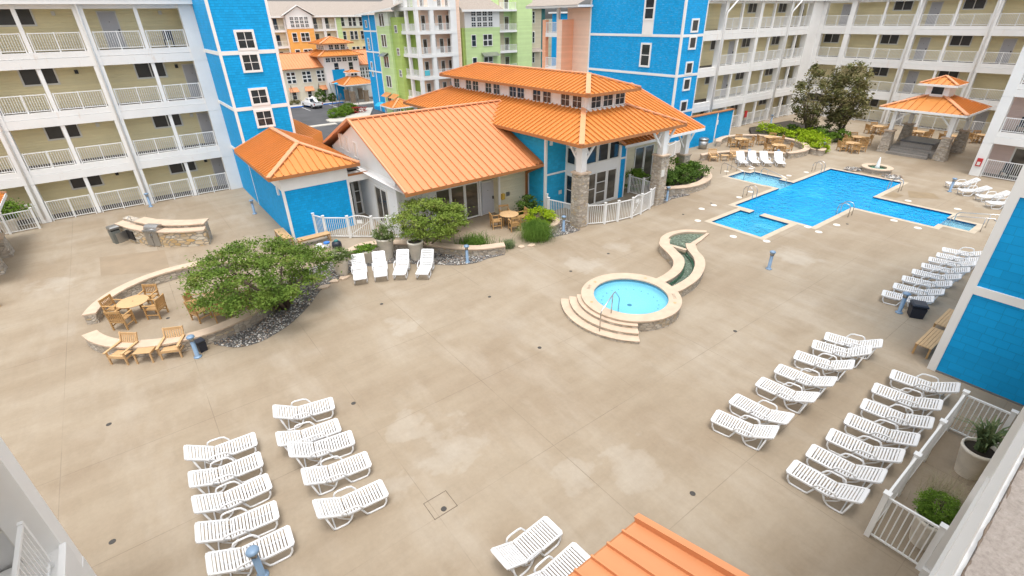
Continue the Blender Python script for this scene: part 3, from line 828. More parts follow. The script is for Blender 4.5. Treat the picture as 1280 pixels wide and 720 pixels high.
def right_tower():
    r = thing('stair_tower', 'large bright blue shingled wall with wide white trim at the right edge of the photo', 'tower', (19.9, 2.4, 0))
    x0, x1, y0, y1 = 19.9, 29, -9, 2.4
    mb = MB(); mb.box(x0, x1, y0, y1, .0, 13.5); mb.build('wall', M['blue_big'], r)
    mb = MB(); mb.box(x0 - .04, x0 + .2, y1 - .2, y1 + .04, 0, 13.5); mb.build('corner_trim', M['white'], r)
    for z in (3.21, 6.38, 9.5):
        mb = MB(); mb.box(x0 - .036, x0 + .05, y0, y1 - .2, z - .14, z + .14); mb.build('band_trim', M['white'], r)
    mb = MB(); mb.box(x0 - .02, x0 + .05, y0, y1 - .2, .02, .06); mb.build('base_flashing', M['steel'], r)
right_tower()

# ------------------------------------------------------------------ the wing we stand in: column, slab edges, ledge under the lens
def own_wing():
    r = thing('hotel_wing', 'white facade column and rough concrete ledge seen steeply from above at the lower right corner', 'hotel wing', (11.3, -.1, 0))
    W = Wall('x', -.06, -1)
    mb = MB(); W.box(mb, 11.15, 11.55, 0, .42, .26, 9.3); W.box(mb, 11.06, 11.64, -.012, .5, 0, .24); mb.build('column', M['white'], r)
    for k in range(1, 4):
        mb = MB(); W.box(mb, -2.4, 19.8, .14 - .02 * k, 3, BT[k-1], FL[k] - .3); W.box(mb, -2.4, 19.8, .10 - .02 * k, .3, FL[k] - .285, FL[k] - .05); mb.build('slab_band', M['panel'], r)
    mb = MB(); mb.tube([(2, -.22, 5.2), (19, -.22, 5.2)], .045, 8); mb.build('gutter_pipe', M['white'], r)
    mb = MB(); mb.box(-2.4, 19.8, -.088, -3, 9.30, 9.52); mb.build('ledge', M['ledge'], r)
    mb = MB(); mb.box(-2.4, 19.8, -.074, -.0868, 9.36, 9.47); mb.build('ledge_trim', M['white'], r)
    rng = random.Random(4); pts = [(1.2 + i * .035, -.0875 + rng.uniform(-.006, .003), 9.519 + rng.uniform(-.006, .004)) for i in range(90)]
    mb = MB(); mb.tube(pts, [rng.uniform(.0015, .0055) for _ in pts], 5); mb.build('sealant_bead', M['bark'], r)
    mb = MB(); mb.box(-2.4, 19.85, -3.0, -3.2, 0, 9.3); mb.build('back_wall', M['beige'], r)
own_wing()

def near_left_wing():
    r = thing('hotel_wing', 'white gallery corner with grey soffit panels at the lower left corner of the photo', 'hotel wing', (-3, 9, 0))
    X = -2.94
    mb = MB(); mb.box(X - .45, X, 8.95, 9.41, 0, 5.62); mb.build('column', M['white'], r)
    mb = MB()
    mb.box(X - .44, X + .012, 8.955, 9.40, .9, 2.4)
    mb.build('column_cladding', M['panel'], r)
    mb = MB(); mb.box(-9, X - .47, 9.1, 9.3, 0, 5.6); mb.build('end_wall', plain('grey_wall_panel', (.66, .66, .66), .6, var=.05), r)
    mb = MB()
    for z in (3.9, 4.55, 5.1): mb.box(-9, X - .47, 9.06, 9.1, z, z + .035)
    mb.box(X - .50, X - .452, 9.05, 9.1, 3.2, 5.6); mb.build('panel_batten', M['frame'], r)
    mb = MB(); mb.box(-9, X + .05, 0.6, 9.0, 2.42, 3.2); mb.box(X - .02, X + .08, .6, 8.94, 2.9, 3.28); mb.build('slab_band', M['panel'], r)
    mb = MB(); mb.box(-9, X, .6, 9.41, 5.62, 6.4); mb.build('slab_band', M['panel'], r)
    W = Wall('y', -3.06, -1)
    railing(r, W, 5.2, 8.62, 3.22, 0.0, 1.06, posts=3)
near_left_wing()
# ------------------------------------------------------------------ standing-seam roofs
def roof_face(mb, pts, spacing=.42, m=0, off=.5, sw=.05, sh=.085):
    """pts[0]->pts[1] is the eave; seams run up the slope"""
    P = [Vector(p) for p in pts]
    n = (P[1] - P[0]).cross(P[2] - P[0]).normalized()
    if n.z < 0: n = -n
    e = Vector((P[1].x - P[0].x, P[1].y - P[0].y, 0)).normalized()
    s = n.cross(e).normalized()
    if s.z < 0: s = -s
    mb.poly(P, m)
    uv = [((p - P[0]).dot(e), (p - P[0]).dot(s)) for p in P]
    t0, t1 = min(u for u, v in uv), max(u for u, v in uv)
    k = int((t1 - t0) / spacing); t = t0 + ((t1 - t0) - k * spacing) * off
    while t < t1 - .02:
        qs = []
        for i in range(len(uv)):
            (a, b), (c, d) = uv[i], uv[(i + 1) % len(uv)]
            if (a - t) * (c - t) < 0: qs.append(b + (d - b) * (t - a) / (c - a))
        if len(qs) >= 2:
            q0, q1 = min(qs), max(qs)
            if q1 - q0 > .08:
                A = P[0] + e * t + s * q0 + n * (sh / 2); B = P[0] + e * t + s * q1 + n * (sh / 2)
                mb.obox((A + B) / 2, (B - A) / 2, e * (sw / 2), n * (sh / 2), m)
        t += spacing

def hip_roof(root, x0, x1, y0, y1, ze, slope, axis='y', hips=(True, True), spacing=.42, fascia='fascia', soffit='white', cap=.26, mat='roof', fh=.16, capmat='ridge'):
    if axis == 'y': f = lambda a, b, z: Vector((a, b, z)); a0, a1, b0, b1 = x0, x1, y0, y1
    else: f = lambda a, b, z: Vector((b, a, z)); a0, a1, b0, b1 = y0, y1, x0, x1
    half = (a1 - a0) / 2; ac = (a0 + a1) / 2; zr = ze + slope * half
    c0 = b0 + (half if hips[0] else 0); c1 = b1 - (half if hips[1] else 0)
    if c1 < c0: c0 = c1 = (b0 + b1) / 2
    mb = MB()
    if c1 - c0 > .01:
        roof_face(mb, [f(a0, b0, ze), f(a0, b1, ze), f(ac, c1, zr), f(ac, c0, zr)], spacing)
        roof_face(mb, [f(a1, b0, ze), f(a1, b1, ze), f(ac, c1, zr), f(ac, c0, zr)], spacing)
    else:
        roof_face(mb, [f(a0, b0, ze), f(a0, b1, ze), f(ac, c0, zr)], spacing)
        roof_face(mb, [f(a1, b0, ze), f(a1, b1, ze), f(ac, c0, zr)], spacing)
    if hips[0]: roof_face(mb, [f(a0, b0, ze), f(a1, b0, ze), f(ac, c0, zr)], spacing)
    if hips[1]: roof_face(mb, [f(a0, b1, ze), f(a1, b1, ze), f(ac, c1, zr)], spacing)
    R = mb.build('roof', M[mat], root, fix=False)
    cp = MB()
    if c1 - c0 > .05: cp.bar(f(ac, c0, zr + .05), f(ac, c1, zr + .05), cap, .07)
    for has, b, c in ((hips[0], b0, c0), (hips[1], b1, c1)):
        for a in (a0, a1):
            if has: cp.bar(f(a, b, ze + .06), f(ac, c, zr + .06), cap, .07)
            else: cp.bar(f(a, b, ze + .05), f(ac, c, zr + .05), .10, .14)
    cp.build('ridge_cap', M[capmat], root)
    t = .035
    def fb(aa, ab, ba, bb):
        fa = MB(); p = f(aa, ba, 0); q = f(ab, bb, 0); fa.box(p.x, q.x, p.y, q.y, ze - fh, ze + .012); fa.build('fascia', M[fascia], root)
    fb(a0 - t, a0, b0 - t, b1 + t); fb(a1, a1 + t, b0 - t, b1 + t)
    if hips[0]: fb(a0, a1, b0 - t, b0)
    if hips[1]: fb(a0, a1, b1, b1 + t)
    so_ = MB(); so_.poly([f(a0, b0, ze - .05), f(a1, b0, ze - .05), f(a1, b1, ze - .05), f(a0, b1, ze - .05)])
    so_.build('soffit', M[soffit], root, fix=False)
    return R

def walls(root, mat, *boxes, name='wall'):
    for b in boxes:
        mb = MB(); mb.box(*b); mb.build(name, M[mat], root)

# ------------------------------------------------------------------ small blue building before the left tower
def blue_shed():
    r = thing('pool_house', 'small blue building with an orange hipped metal roof and white frieze, beside the left court', 'building', (7.7, 28.56, 0))
    walls(r, 'blue', (5.9, 9.58, 28.56, 36.49, 0, 2.83))
    walls(r, 'white', (5.88, 9.6, 28.535, 36.49, 2.832, 3.68), name='frieze')
    for x in (6.9, 7.85, 8.8):
        mb = MB(); mb.box(x, x + .05, 28.515, 28.535, 2.84, 3.6); mb.build('batten', M['white'], r)
    for b in ((5.87, 6.0, 28.53, 28.66), (9.48, 9.61, 28.53, 28.66)):
        mb = MB(); mb.box(*b, 0, 2.83); mb.build('corner_trim', M['white'], r)
    hip_roof(r, 5.3, 10.28, 28.22, 36.48, 3.72, .43, 'y', (True, False), .38)
    mb = MB(); mb.box(5.80, 5.895, 29.3, 29.5, 2.45, 2.9); mb.build('wall_lamp', M['white'], r)
blue_shed()

def clubhouse():
    r = thing('clubhouse', 'clubhouse with orange metal roofs, white clerestory and blue walls in the middle of the court', 'clubhouse', (16, 24, 0))
    # --- gabled west part
    walls(r, 'cream', (17.4, 19.74, 24.4, 26, 0, 3.3), (13.2, 17.4, 25.0, 26, 2.3, 3.3))
    walls(r, 'panel', (11.1, 13.2, 24.852, 26, 0, 3.3))
    mb = MB(); poly = [(24.85, 0), (34.3, 0), (34.3, 3.6), (29.6, 5.68), (24.85, 3.7)]
    b = len(mb.v)
    for x in (10.85, 11.1): mb.poly([(x, y, z) for y, z in poly])
    for i in range(5):
        (a, c), (d, e) = poly[i], poly[(i+1) % 5]; mb.poly([(10.85, a, c), (10.85, d, e), (11.1, d, e), (11.1, a, c)])
    mb.build('gable_wall', M['panel'], r)
    mb = MB(); mb.box(10.78, 10.95, 24.78, 24.95, 0, 3.3); mb.build('corner_trim', M['white'], r)
    mb = MB()
    for z in (2.55, 3.3): mb.box(10.835, 10.85, 24.96, 30.5, z, z + .03)
    mb.build('panel_joint', M['frame'], r)
    G_ = Wall('y', 10.85); F = Wall('x', 25.0)
    for t, z in ((32.3, 3.75), (31.3, 3.7), (30.0, 3.6)): window(r, G_, t, z, .55, .95, 1, 1, d=-.01, frame=.06, mat='white', pane='frame', name='louvre')
    window(r, G_, 27.0, .15, 1.7, 2.3, 2, 1, d=-.01, name='sliding_door', frame=.08, pane='pane_room', mull=.04)
    for t in (13.75, 14.75, 15.75): window(r, F, t, .05, .98, 2.2, 1, 1, d=0, name='glass_door', frame=.07, mat='white', pane='pane_room')
    mb = MB(); mb.box(16.32, 16.5, 24.98, 25.1, 0, 2.3); mb.build('door_post', M['white'], r)
    door(r, F, 16.92, .02, d=.02)
    walls(r, 'cream', (13.2, 17.4, 25.15, 26, 0, 2.3))
    mb = MB(); mb.box(17.36, 17.47, 24.36, 24.47, 0, 3.0); mb.build('corner_trim', M['white'], r)
    mb = MB(); mb.box(19.62, 19.745, 24.36, 24.4, 0, 3.0); mb.build('corner_trim', M['white'], r)
    mb = MB(); mb.box(17.52, 17.72, 24.24, 24.4, .98, 1.34); mb.build('call_box', M['yellow_fit'], r)
    mb = MB(); mb.box(17.92, 18.18, 24.37, 24.4, 1.1, 1.36); mb.build('notice_plate', M['steel'], r)
    hip_roof(r, 10.5, 21.3, 22.95, 36.25, 3.12, .418, 'x', (False, False), .46, cap=.3, mat='roof_pale', capmat='ridge')
    mb = MB(); mb.tube([(19.5, 23.0, 3.0), (19.45, 23.7, 2.65), (19.5, 24.3, 2.35), (19.5, 24.3, .1)], .09, 8); mb.build('downspout', M['fascia'], r)
    s_ = .418; a = Vector((19.15, 22.97, 3.19)); b2 = Vector((19.72, 22.97, 3.19)); up = Vector((0, 4.2, 4.2 * s_))
    mb = MB(); mb.poly([a, b2, b2 + up, a + up]); mb.poly([a - Vector((0, 0, .08)), a, a + up, a + up - Vector((0, 0, .08))])
    for k in range(5):
        p = a + Vector((.06 + k * .11, 0, .03)); mb.bar(p, p + up, .03, .05)
    mb.build('valley_gutter_shade', M['fascia'], r)  # brown strip: valley gutter edge with its shadow put into the colour
    # --- tall middle hall
    walls(r, 'teal', (19.75, 21.45, 22.8, 24, 0, 4.88), (19.751, 27.9, 24, 38.5, 0, 4.88))
    walls(r, 'panel', (21.45, 25.4, 21.85, 24, 0, 4.88))
    walls(r, 'blue', (25.4, 25.98, 21.87, 24, 0, 4.88))
    walls(r, 'cream', (25.98, 26.6, 22.9, 24, 0, 4.0))
    for bx in ((19.72, 19.87, 22.77, 22.9), (21.40, 21.49, 22.72, 22.8), (21.42, 21.56, 21.82, 21.95), (25.32, 25.44, 21.82, 21.9), (25.93, 26.02, 21.84, 21.94)):
        mb = MB(); mb.box(*bx, 0, 4.88); mb.build('corner_trim', M['white'], r)
    mb = MB(); mb.box(19.87, 21.40, 22.775, 22.8, 2.37, 2.48); mb.build('band_trim', M['white'], r)
    mb = MB(); mb.box(25.44, 25.93, 21.845, 21.87, 2.66, 2.78); mb.build('band_trim', M['white'], r)
    mb = MB(); mb.box(20.05, 20.2, 22.68, 22.8, 4.2, 4.45); mb.build('wall_lamp', M['white'], r)
    mb = MB(); mb.box(20.9, 21.15, 22.78, 22.8, 1.0, 1.25); mb.build('sign_plate', M['frame'], r)
    S = Wall('y', 21.45); E_ = Wall('x', 21.85)
    window(r, S, 22.3, 2.9, .8, 1.05, 1, 1, d=-.01, frame=.07); window(r, S, 22.3, .3, .8, 1.95, 1, 2, d=-.01, frame=.07)
    for t in (22.66, 23.7, 24.72): window(r, E_, t, 2.83, .98, 1.15, 1, 1, d=-.01, frame=.07)
    window(r, E_, 22.72, .12, .95, 2.1, 1, 2, d=-.01, frame=.06, mat='white', pane='pane_room', name='glass_door', mull=.025)
    window(r, E_, 23.66, .12, .95, 2.1, 1, 3, d=-.01, frame=.06, mat='white', pane='pane_room', name='glass_door', mull=.025)
    window(r, E_, 24.66, .12, .92, 2.1, 1, 1, d=-.01, frame=.08, mat='white', pane='pane_room', name='glass_door')
    hip_roof(r, 19.1, 28.2, 19.15, 40.0, 4.95, .41, 'y', (True, True), .40, cap=.3)
    walls(r, 'white', (22, 25.3, 21.85, 37, 5.4, 7.06), name='clerestory_wall')
    mb = MB(); mb.box(21.9, 25.4, 21.75, 37.1, 5.9, 6.1); mb.build('clerestory_sill', M['white'], r)
    CW = Wall('y', 22.0); CS = Wall('x', 21.85)
    for t in (36.1, 34.4, 33.45, 31.77, 30.75, 28.87, 28.0, 26.32, 25.31, 23.61, 22.58): window(r, CW, t, 6.13, .86, .80, 2, 2, d=-.01, frame=.05, mat='white', mull=.012)
    for t in (22.76, 23.78, 24.83): window(r, CS, t, 6.13, .9, .80, 2, 2, d=-.01, frame=.05, mat='white', mull=.012)
    hip_roof(r, 21.4, 25.9, 21.16, 37.7, 7.08, .34, 'y', (True, True), .38, cap=.28)
    # --- lower east roof
    walls(r, 'cream', (26.6, 31.9, 23.0, 33.4, 0, 3.66))
    R_ = Wall('x', 23.0)
    window(r, R_, 28.7, .3, 1.0, 2.5, 1, 1, d=-.01, frame=.07, pane='pane_room'); window(r, R_, 29.75, .3, 1.0, 2.5, 1, 1, d=-.01, frame=.07, pane='pane_room')
    window(r, R_, 31.2, .05, 1.0, 2.3, 1, 1, d=-.01, frame=.07, pane='pane_room', name='glass_door')
    hip_roof(r, 25.0, 33.4, 21.15, 35.4, 3.74, .335, 'x', (False, False), .40, cap=.2, fascia='white')
    # --- posts on stone piers
    for (x, y, z0, z1) in ((19.85, 19.85, 3.28, 4.84), (26.6, 19.55, 3.25, 4.84), (32.6, 22.0, 1.9, 3.6)):
        mb = MB(); mb.box(x - .36, x + .36, y - .36, y + .36, 0, z0 - .09); p = mb.build('stone_pier', M['stone'], r, bevel=.02)
        mb = MB(); mb.box(x - .42, x + .42, y - .42, y + .42, z0 - .088, z0); mb.build('pier_cap', M['coping'], p)
        mb = MB(); mb.box(x - .21, x + .21, y - .21, y + .21, z0 + .001, z1); mb.build('post', M['white'], r)
        mb = MB()
        for (dx, dy) in ((1, 0), (0, 1)) if x < 30 else ((-1, 0),):
            for sg in ((1, -1) if x > 20 and dx else (1,)):
                mb.bar((x, y, z0 + .15 * (z1 - z0)), (x + dx * sg * 1.05, y + dy * 1.05, z1 - .12), .10, .12)
                mb.bar((x + dx * sg * .55, y + dy * .55, z0 + .57 * (z1 - z0)), (x + dx * sg * .18, y + dy * .18, z1 - .1), .08, .09)
        mb.build('brace', M['white'], r)
    mb = MB(); mb.box(19.2, 28, 19.45, 19.75, 4.72, 4.89); mb.build('beam', M['white'], r)
    mb = MB(); mb.box(19.7, 20.0, 19.8, 22.7, 4.72, 4.89); mb.build('beam', M['white'], r)
    mb = MB(); mb.box(26.3, 26.6, 19.16, 19.185, 1.9, 2.35); mb.build('sign_plate', M['frame'], r)
clubhouse()

def link_canopy():
    r = thing('flat_canopy', 'flat white canopy between the blue pool house and the gabled clubhouse wall', 'canopy', (10.2, 29, 0))
    mb = MB(); mb.box(9.62, 10.84, 28.6, 33, 2.62, 2.98); mb.build('slab', M['white'], r)
    mb = MB(); mb.box(9.62, 10.84, 28.56, 28.66, 2.985, 3.09); mb.build('fascia', M['fascia'], r)
    mb = MB(); mb.box(10.0, 10.7, 29.5, 30.5, 2.985, 3.10); mb.build('roof_hatch', M['black'], r)
    mb = MB(); mb.box(9.62, 10.84, 30.2, 30.4, 0, 2.6); mb.build('wall', M['panel'], r)
    W = Wall('x', 30.2)
    window(r, W, 9.98, .02, .7, 2.3, 1, 2, d=-.01, frame=.1, mat='white', pane='pane_room', name='glass_door'); window(r, W, 10.55, .02, .45, 2.3, 1, 3, d=-.01, frame=.07, mat='white', pane='pane_room', name='side_light')
    walls(r, 'panel', (9.3, 11.0, 33, 45.5, -.2, 2.9), name='roof_block')
link_canopy()
def lean_roofs():
    r = thing('lean_to_roof', 'small orange metal roof glimpsed between the left tower and the clubhouse gable', 'roof', (10.4, 41, 2.9))
    mb = MB(); roof_face(mb, [(9.3, 37.5, 3.2), (9.3, 45.2, 3.2), (11.3, 45.2, 3.95), (11.3, 37.5, 3.95)], .4)
    mb.poly([(9.3, 37.5, 3.2), (11.3, 37.5, 3.95), (11.3, 37.5, 2.9), (9.3, 37.5, 2.9)]); mb.build('roof', M['roof'], r, fix=False)
    for i, y in enumerate((33.6, 35.6)):
        a = thing('air_conditioner', 'round-topped grey rooftop air unit, %s' % ('nearer the flat canopy' if i == 0 else 'nearer the orange lean-to roof'), 'air unit', (10.2, y, 2.9))
        mb = MB(); mb.box(9.75, 10.65, y - .42, y + .42, 2.9, 3.45); mb.build('casing', M['frame'], a, bevel=.03)
        mb = MB(); mb.lathe([(.34, 3.452), (.34, 3.49), (.28, 3.50)], (10.2, y, 0), 18); mb.build('fan_grille', M['black'], a)
lean_roofs()

def low_blue_walls():
    r = thing('screen_wall', 'pair of low blue shingled screen walls with white posts behind the far tables', 'wall', (45, 28, 0))
    walls(r, 'blue', (40.8, 45.3, 27.5, 27.75, 0, 2.75), (45.3, 49.3, 28.3, 28.55, 0, 2.5))
    for x, y, h in ((45.2, 27.46, 2.75), (49.2, 28.26, 2.5), (40.8, 27.46, 2.75)):
        mb = MB(); mb.box(x, x + .15, y, y + .33, 0, h); mb.build('post', M['white'], r)
    for b in ((40.7, 45.4, 27.4, 27.85, 2.755, 2.83), (45.36, 49.4, 28.2, 28.65, 2.505, 2.58)):
        mb = MB(); mb.box(*b); mb.build('coping', M['fascia'], r)
    mb = MB(); mb.box(46.4, 46.85, 28.27, 28.3, 1.35, 1.8); mb.build('notice', M['white'], r)
low_blue_walls()

def near_canopy():
    r = thing('canopy_roof', 'bright orange metal canopy roof cut off by the bottom edge of the photo', 'canopy', (3, 1.7, 0))
    x0, x1, y0, y1, z0, z1 = .2, 5.4, .0, 3.47, 2.80, 3.98
    mb = MB(); roof_face(mb, [(x0, y1, z0), (x1, y1, z0), (x1, y0, z1), (x0, y0, z1)], .392, off=.9, sw=.04, sh=.07)
    mb.build('roof', M['roof_pale'], r, fix=False)
    mb = MB(); mb.bar((x1, y1 + .02, z0 + .04), (x1, y0, z1 + .05), .13, .16); mb.build('rake_trim', M['roof_pale'], r)
    mb = MB(); mb.box(x0, x1, y1, y1 + .03, z0 - .16, z0 - .004); mb.build('fascia', M['fascia'], r)
    mb = MB(); mb.poly([(x0, y1, z0 - .06), (x1, y1, z0 - .06), (x1, y0, z1 - .06), (x0, y0, z1 - .06)]); mb.build('soffit', M['white'], r, fix=False)
    for x in (.6, 5.1):
        mb = MB(); mb.box(x - .12, x + .12, 3.0, 3.24, 0, 2.8); mb.build('post', M['white'], r)
near_canopy()
# ------------------------------------------------------------------ plastic sun loungers
def lounger_meshes(back):
    """foot end at x=0, head towards +x; back = rise of the head end"""
    hw = .315; zs = .33; hx = 1.06; bl = 1.70 - hx
    mb = MB()
    n = 13
    for i in range(n):
        x0 = .10 + (hx - .12) * i / n; x1 = x0 + (hx - .12) / n - .026
        mb.box(x0, x1, -.265, .265, zs - .012, zs + .012)
    for sy in (-1, 1):
        mb.box(.04, hx, sy * .262, sy * hw, zs - .035, zs + .018)
    mb.prism([(0, -.25), (.05, -hw), (.1, -hw), (.1, hw), (.05, hw), (0, .25)], zs - .03, zs + .0185)
    mb.box(hx - .03, hx + .002, -.262, .262, zs - .03, zs + .013)
    seat = mb.mesh('seat', M['plastic'], bevel=.006)
    mb = MB(); ux = Vector((bl, 0, back)).normalized(); L = hypot(bl, back); uz = Vector((-ux.z, 0, ux.x)); o = Vector((hx + .012, 0, zs))
    m = 8
    for i in range(m):
        a = .03 + (L - .13) * i / m; b = a + (L - .13) / m - .024; dip = .012
        mb.obox(o + ux * ((a + b) / 2), ux * ((b - a) / 2), Vector((0, .265, 0)), uz * .012)
    for sy in (-1, 1): mb.obox(o + ux * (L / 2 - .02) + Vector((0, sy * .289, 0)), ux * (L / 2 - .03), Vector((0, .027, 0)), uz * .026)
    mb.obox(o + ux * (L - .055), ux * .05, Vector((0, .30, 0)), uz * .02); mb.obox(o + ux * (L - .005), ux * .012, Vector((0, .25, 0)), uz * .018)
    backm = mb.mesh('backrest', M['plastic'], bevel=.006)
    out = {'seat': seat, 'backrest': backm}
    for sy in (-1, 1):
        mb = MB(); y = sy * .285
        mb.tube([(.09, y, zs - .02), (.10, y, .14), (.17, y, .03), (.24, y, .022), (.55, y, .022), (.62, y, .04), (.74, y, zs - .02)], .026, 7)
        out['leg', sy] = mb.mesh('front_leg', M['plastic'])
        mb = MB(); y = sy * .28; hd = o + ux * (L * .72)
        mb.tube([(.93, y, zs - .02), (1.0, y, .13), (1.10, y, .03), (1.17, y, .022), (1.38, y, .022), (1.45, y, .05), (hd.x + .02, y, hd.z - .03)], .026, 7)
        mb.tube([(1.03, y, .12), (1.24, y * .97, .30), (1.30, y, zs + .06)], .018, 6)
        out['rear', sy] = mb.mesh('rear_leg', M['plastic'])
        mb = MB(); y = sy * .345
        mb.tube([(.66, sy * .30, zs - .01), (.69, y, zs + .05), (.77, y, zs + .17), (.86, y, zs + .205), (1.10, y, zs + .215), (1.18, y, zs + .19), (1.22, y, zs + .10), (1.16, sy * .30, zs + .02)], .025, 7)
        out['arm', sy] = mb.mesh('armrest', M['plastic'])
    mb = MB(); mb.tube([(1.40, -.28, .03), (1.40, .28, .03)], .018, 6)
    out['brace'] = mb.mesh('cross_brace', M['plastic'])
    return out
LM = {'flat': lounger_meshes(.34), 'mid': lounger_meshes(.42), 'low': lounger_meshes(.26), 'steep': lounger_meshes(.56)}
_sp = {}
def lounger(F, Hd, label, group, kind='flat'):
    ang = atan2(Hd[1] - F[1], Hd[0] - F[0])
    r = thing('sun_lounger', label, 'sun lounger', (F[0], F[1], 0), ang, group)
    g = LM[kind]
    put('seat', g['seat'], r); put('backrest', g['backrest'], r); put('cross_brace', g['brace'], r)
    for sy in (-1, 1):
        put('front_leg', g['leg', sy], r); put('rear_leg', g['rear', sy], r); put('armrest', g['arm', sy], r)
    return r
ORD = ['first', 'second', 'third', 'fourth', 'fifth', 'sixth', 'seventh', 'eighth']
def row(pts, group, fmt, kind='flat'):
    n = len(pts)
    for i, (fx, fy, hx, hy) in enumerate(pts):
        k = kind if kind != 'flat' else random.choice(('flat', 'flat', 'mid', 'low'))
        j = random.uniform(-.05, .05); lounger((fx, fy), (hx - j * (hy - fy), hy + j * (hx - fx)), fmt(i, n), group, k)
A = [(.41,13.09,-1.27,13.31),(.35,12.19,-1.33,12.33),(.33,11.25,-1.34,11.34),(.25,10.21,-1.38,10.36),(.33,9.27,-1.35,9.45)]
B = [(2.74,13.19,1.13,13.45),(2.54,12.14,.95,12.35),(2.67,11.39,1.01,11.61),(2.71,10.34,1.06,10.49),(2.65,9.17,.97,9.39)]
Cc = [(11.64,5.49,12.01,3.84),(12.78,5.57,13.02,3.91),(14.2,5.51,14.46,3.89),(15.34,5.5,15.63,3.88),(16.59,5.49,16.99,3.86),(17.73,5.42,18.23,3.82),(18.62,5.38,19.15,3.78)]
D = [(11.54,3.12,11.68,1.45),(12.49,3.08,12.66,1.43),(13.53,3.03,13.79,1.41),(14.61,3.0,14.82,1.38),(15.68,2.98,15.93,1.35),(16.78,3.08,17.06,1.44),(17.99,3.0,18.23,1.38)]
Ee = [(23.92,5.38,24.30,3.69),(25.03,5.34,25.42,3.67),(26.12,5.37,26.52,3.68),(27.24,5.34,27.62,3.69),(28.31,5.3,28.66,3.65),(29.37,5.33,29.7,3.68),(30.26,5.27,30.6,3.62),(31.21,5.3,31.55,3.65)]
Ff = [(5.4,5.67,3.76,5.59),(5.47,4.75,3.89,4.70)]
Gg = [(6.74,20.81,7.24,22.34),(7.62,20.49,8.22,21.96),(8.36,20.1,9.19,21.42),(9.22,19.46,10.24,20.61)]
Hh = [(39.16,20.7,40.30,21.81),(39.96,20.13,41.05,21.23),(40.62,19.45,41.72,20.55),(41.24,18.71,42.40,19.75)]
Ii = [(44.76,8.85,45.72,7.45),(43.5,7.81,44.72,6.62),(42.87,6.68,43.95,5.42),(41.76,5.92,42.84,4.66)]
row(A, 'white loungers in the left column at lower left', lambda i, n: 'white slatted lounger in the left column, %s' % ['topmost of five', 'second from the top of five', 'middle of five', 'fourth from the top of five', 'lowest, behind the blue bollard lamp'][i])
row(B, 'white loungers in the second column at lower left', lambda i, n: 'white slatted lounger in the second column from the left, %s' % ['topmost of five', 'second from the top of five', 'middle of five', 'fourth from the top of five', 'lowest, near the square joint'][i])
row(Cc, 'white loungers in the upper row at lower right', lambda i, n: 'white slatted lounger in the upper right-hand row of seven, %s' % (['nearest the camera', 'second from the camera', 'third from the camera', 'middle one', 'third from the far end', 'second from the far end', 'farthest, overlapping its neighbour'][i]))
row(D, 'white loungers in the row along the white patio fence', lambda i, n: 'white slatted lounger in the row along the patio fence, %s' % (['nearest the camera', 'second from the camera', 'third from the camera', 'middle one', 'third from the far end', 'second from the far end', 'farthest, by the blue wall'][i]))
row(Ee, 'white loungers in the tight row of eight before the pool steps', lambda i, n: 'white lounger in the tight row below the pool, %s' % (['nearest, beside the dark bin', 'second from the near end', 'third from the near end', 'fourth from the near end', 'fourth from the far end', 'third from the far end', 'second from the far end', 'farthest, nearest the pool steps'][i]), 'low')
row(Ff, 'white loungers beside the orange canopy', lambda i, n: ['white slatted lounger fully in view left of the orange canopy at the bottom', 'white slatted lounger partly cut off by the orange canopy and the bottom edge'][i])
row(Gg, 'white loungers before the cream planters', lambda i, n: 'white lounger with raised back before the cream planters, %s' % ['leftmost of four', 'second from the left', 'third from the left', 'rightmost of four, turned away'][i], 'steep')
row(Hh, 'white loungers by the far seat wall', lambda i, n: 'white lounger with raised back by the far seat wall, %s' % ['leftmost, next to the teak chairs', 'second from the left', 'third from the left', 'rightmost of four'][i], 'steep')
row(Ii, 'white loungers before the white hotel corner', lambda i, n: 'white lounger before the white hotel corner, %s' % ['farthest of four, near the red cabinet', 'second farthest of four', 'third, partly behind a bollard lamp', 'nearest, cut off by the blue wall trim'][i], 'flat')

# ------------------------------------------------------------------ bollard lamps, bins
def bollard(x, y, label):
    r = thing('bollard_lamp', label, 'bollard lamp', (x, y, 0), 0, 'slate blue bollard lamps')
    if 'bol' not in _cache:
        a = MB(); a.lathe([(.14, 0), (.14, .03), (.09, .05), (.075, .06), (.075, .72)], n=16)
        b = MB(); b.lathe([(.07, .72), (.07, .86)], n=12); 
        for k in range(4): b.box(.08 * cos(k * pi/2 + .4) - .012, .08 * cos(k * pi/2 + .4) + .012, .08 * sin(k * pi/2 + .4) - .012, .08 * sin(k * pi/2 + .4) + .012, .72, .86)
        c = MB(); c.lathe([(.11, .86), (.14, .875), (.14, .90), (.12, .94), (.05, .958)], n=18)
        _cache['bol'] = (a.mesh('post', M['bollard']), b.mesh('lamp_glass', M['steel']), c.mesh('cap', M['bollard']))
    for n_, m_ in zip(('post', 'lamp_glass', 'cap'), _cache['bol']): put(n_, m_, r)
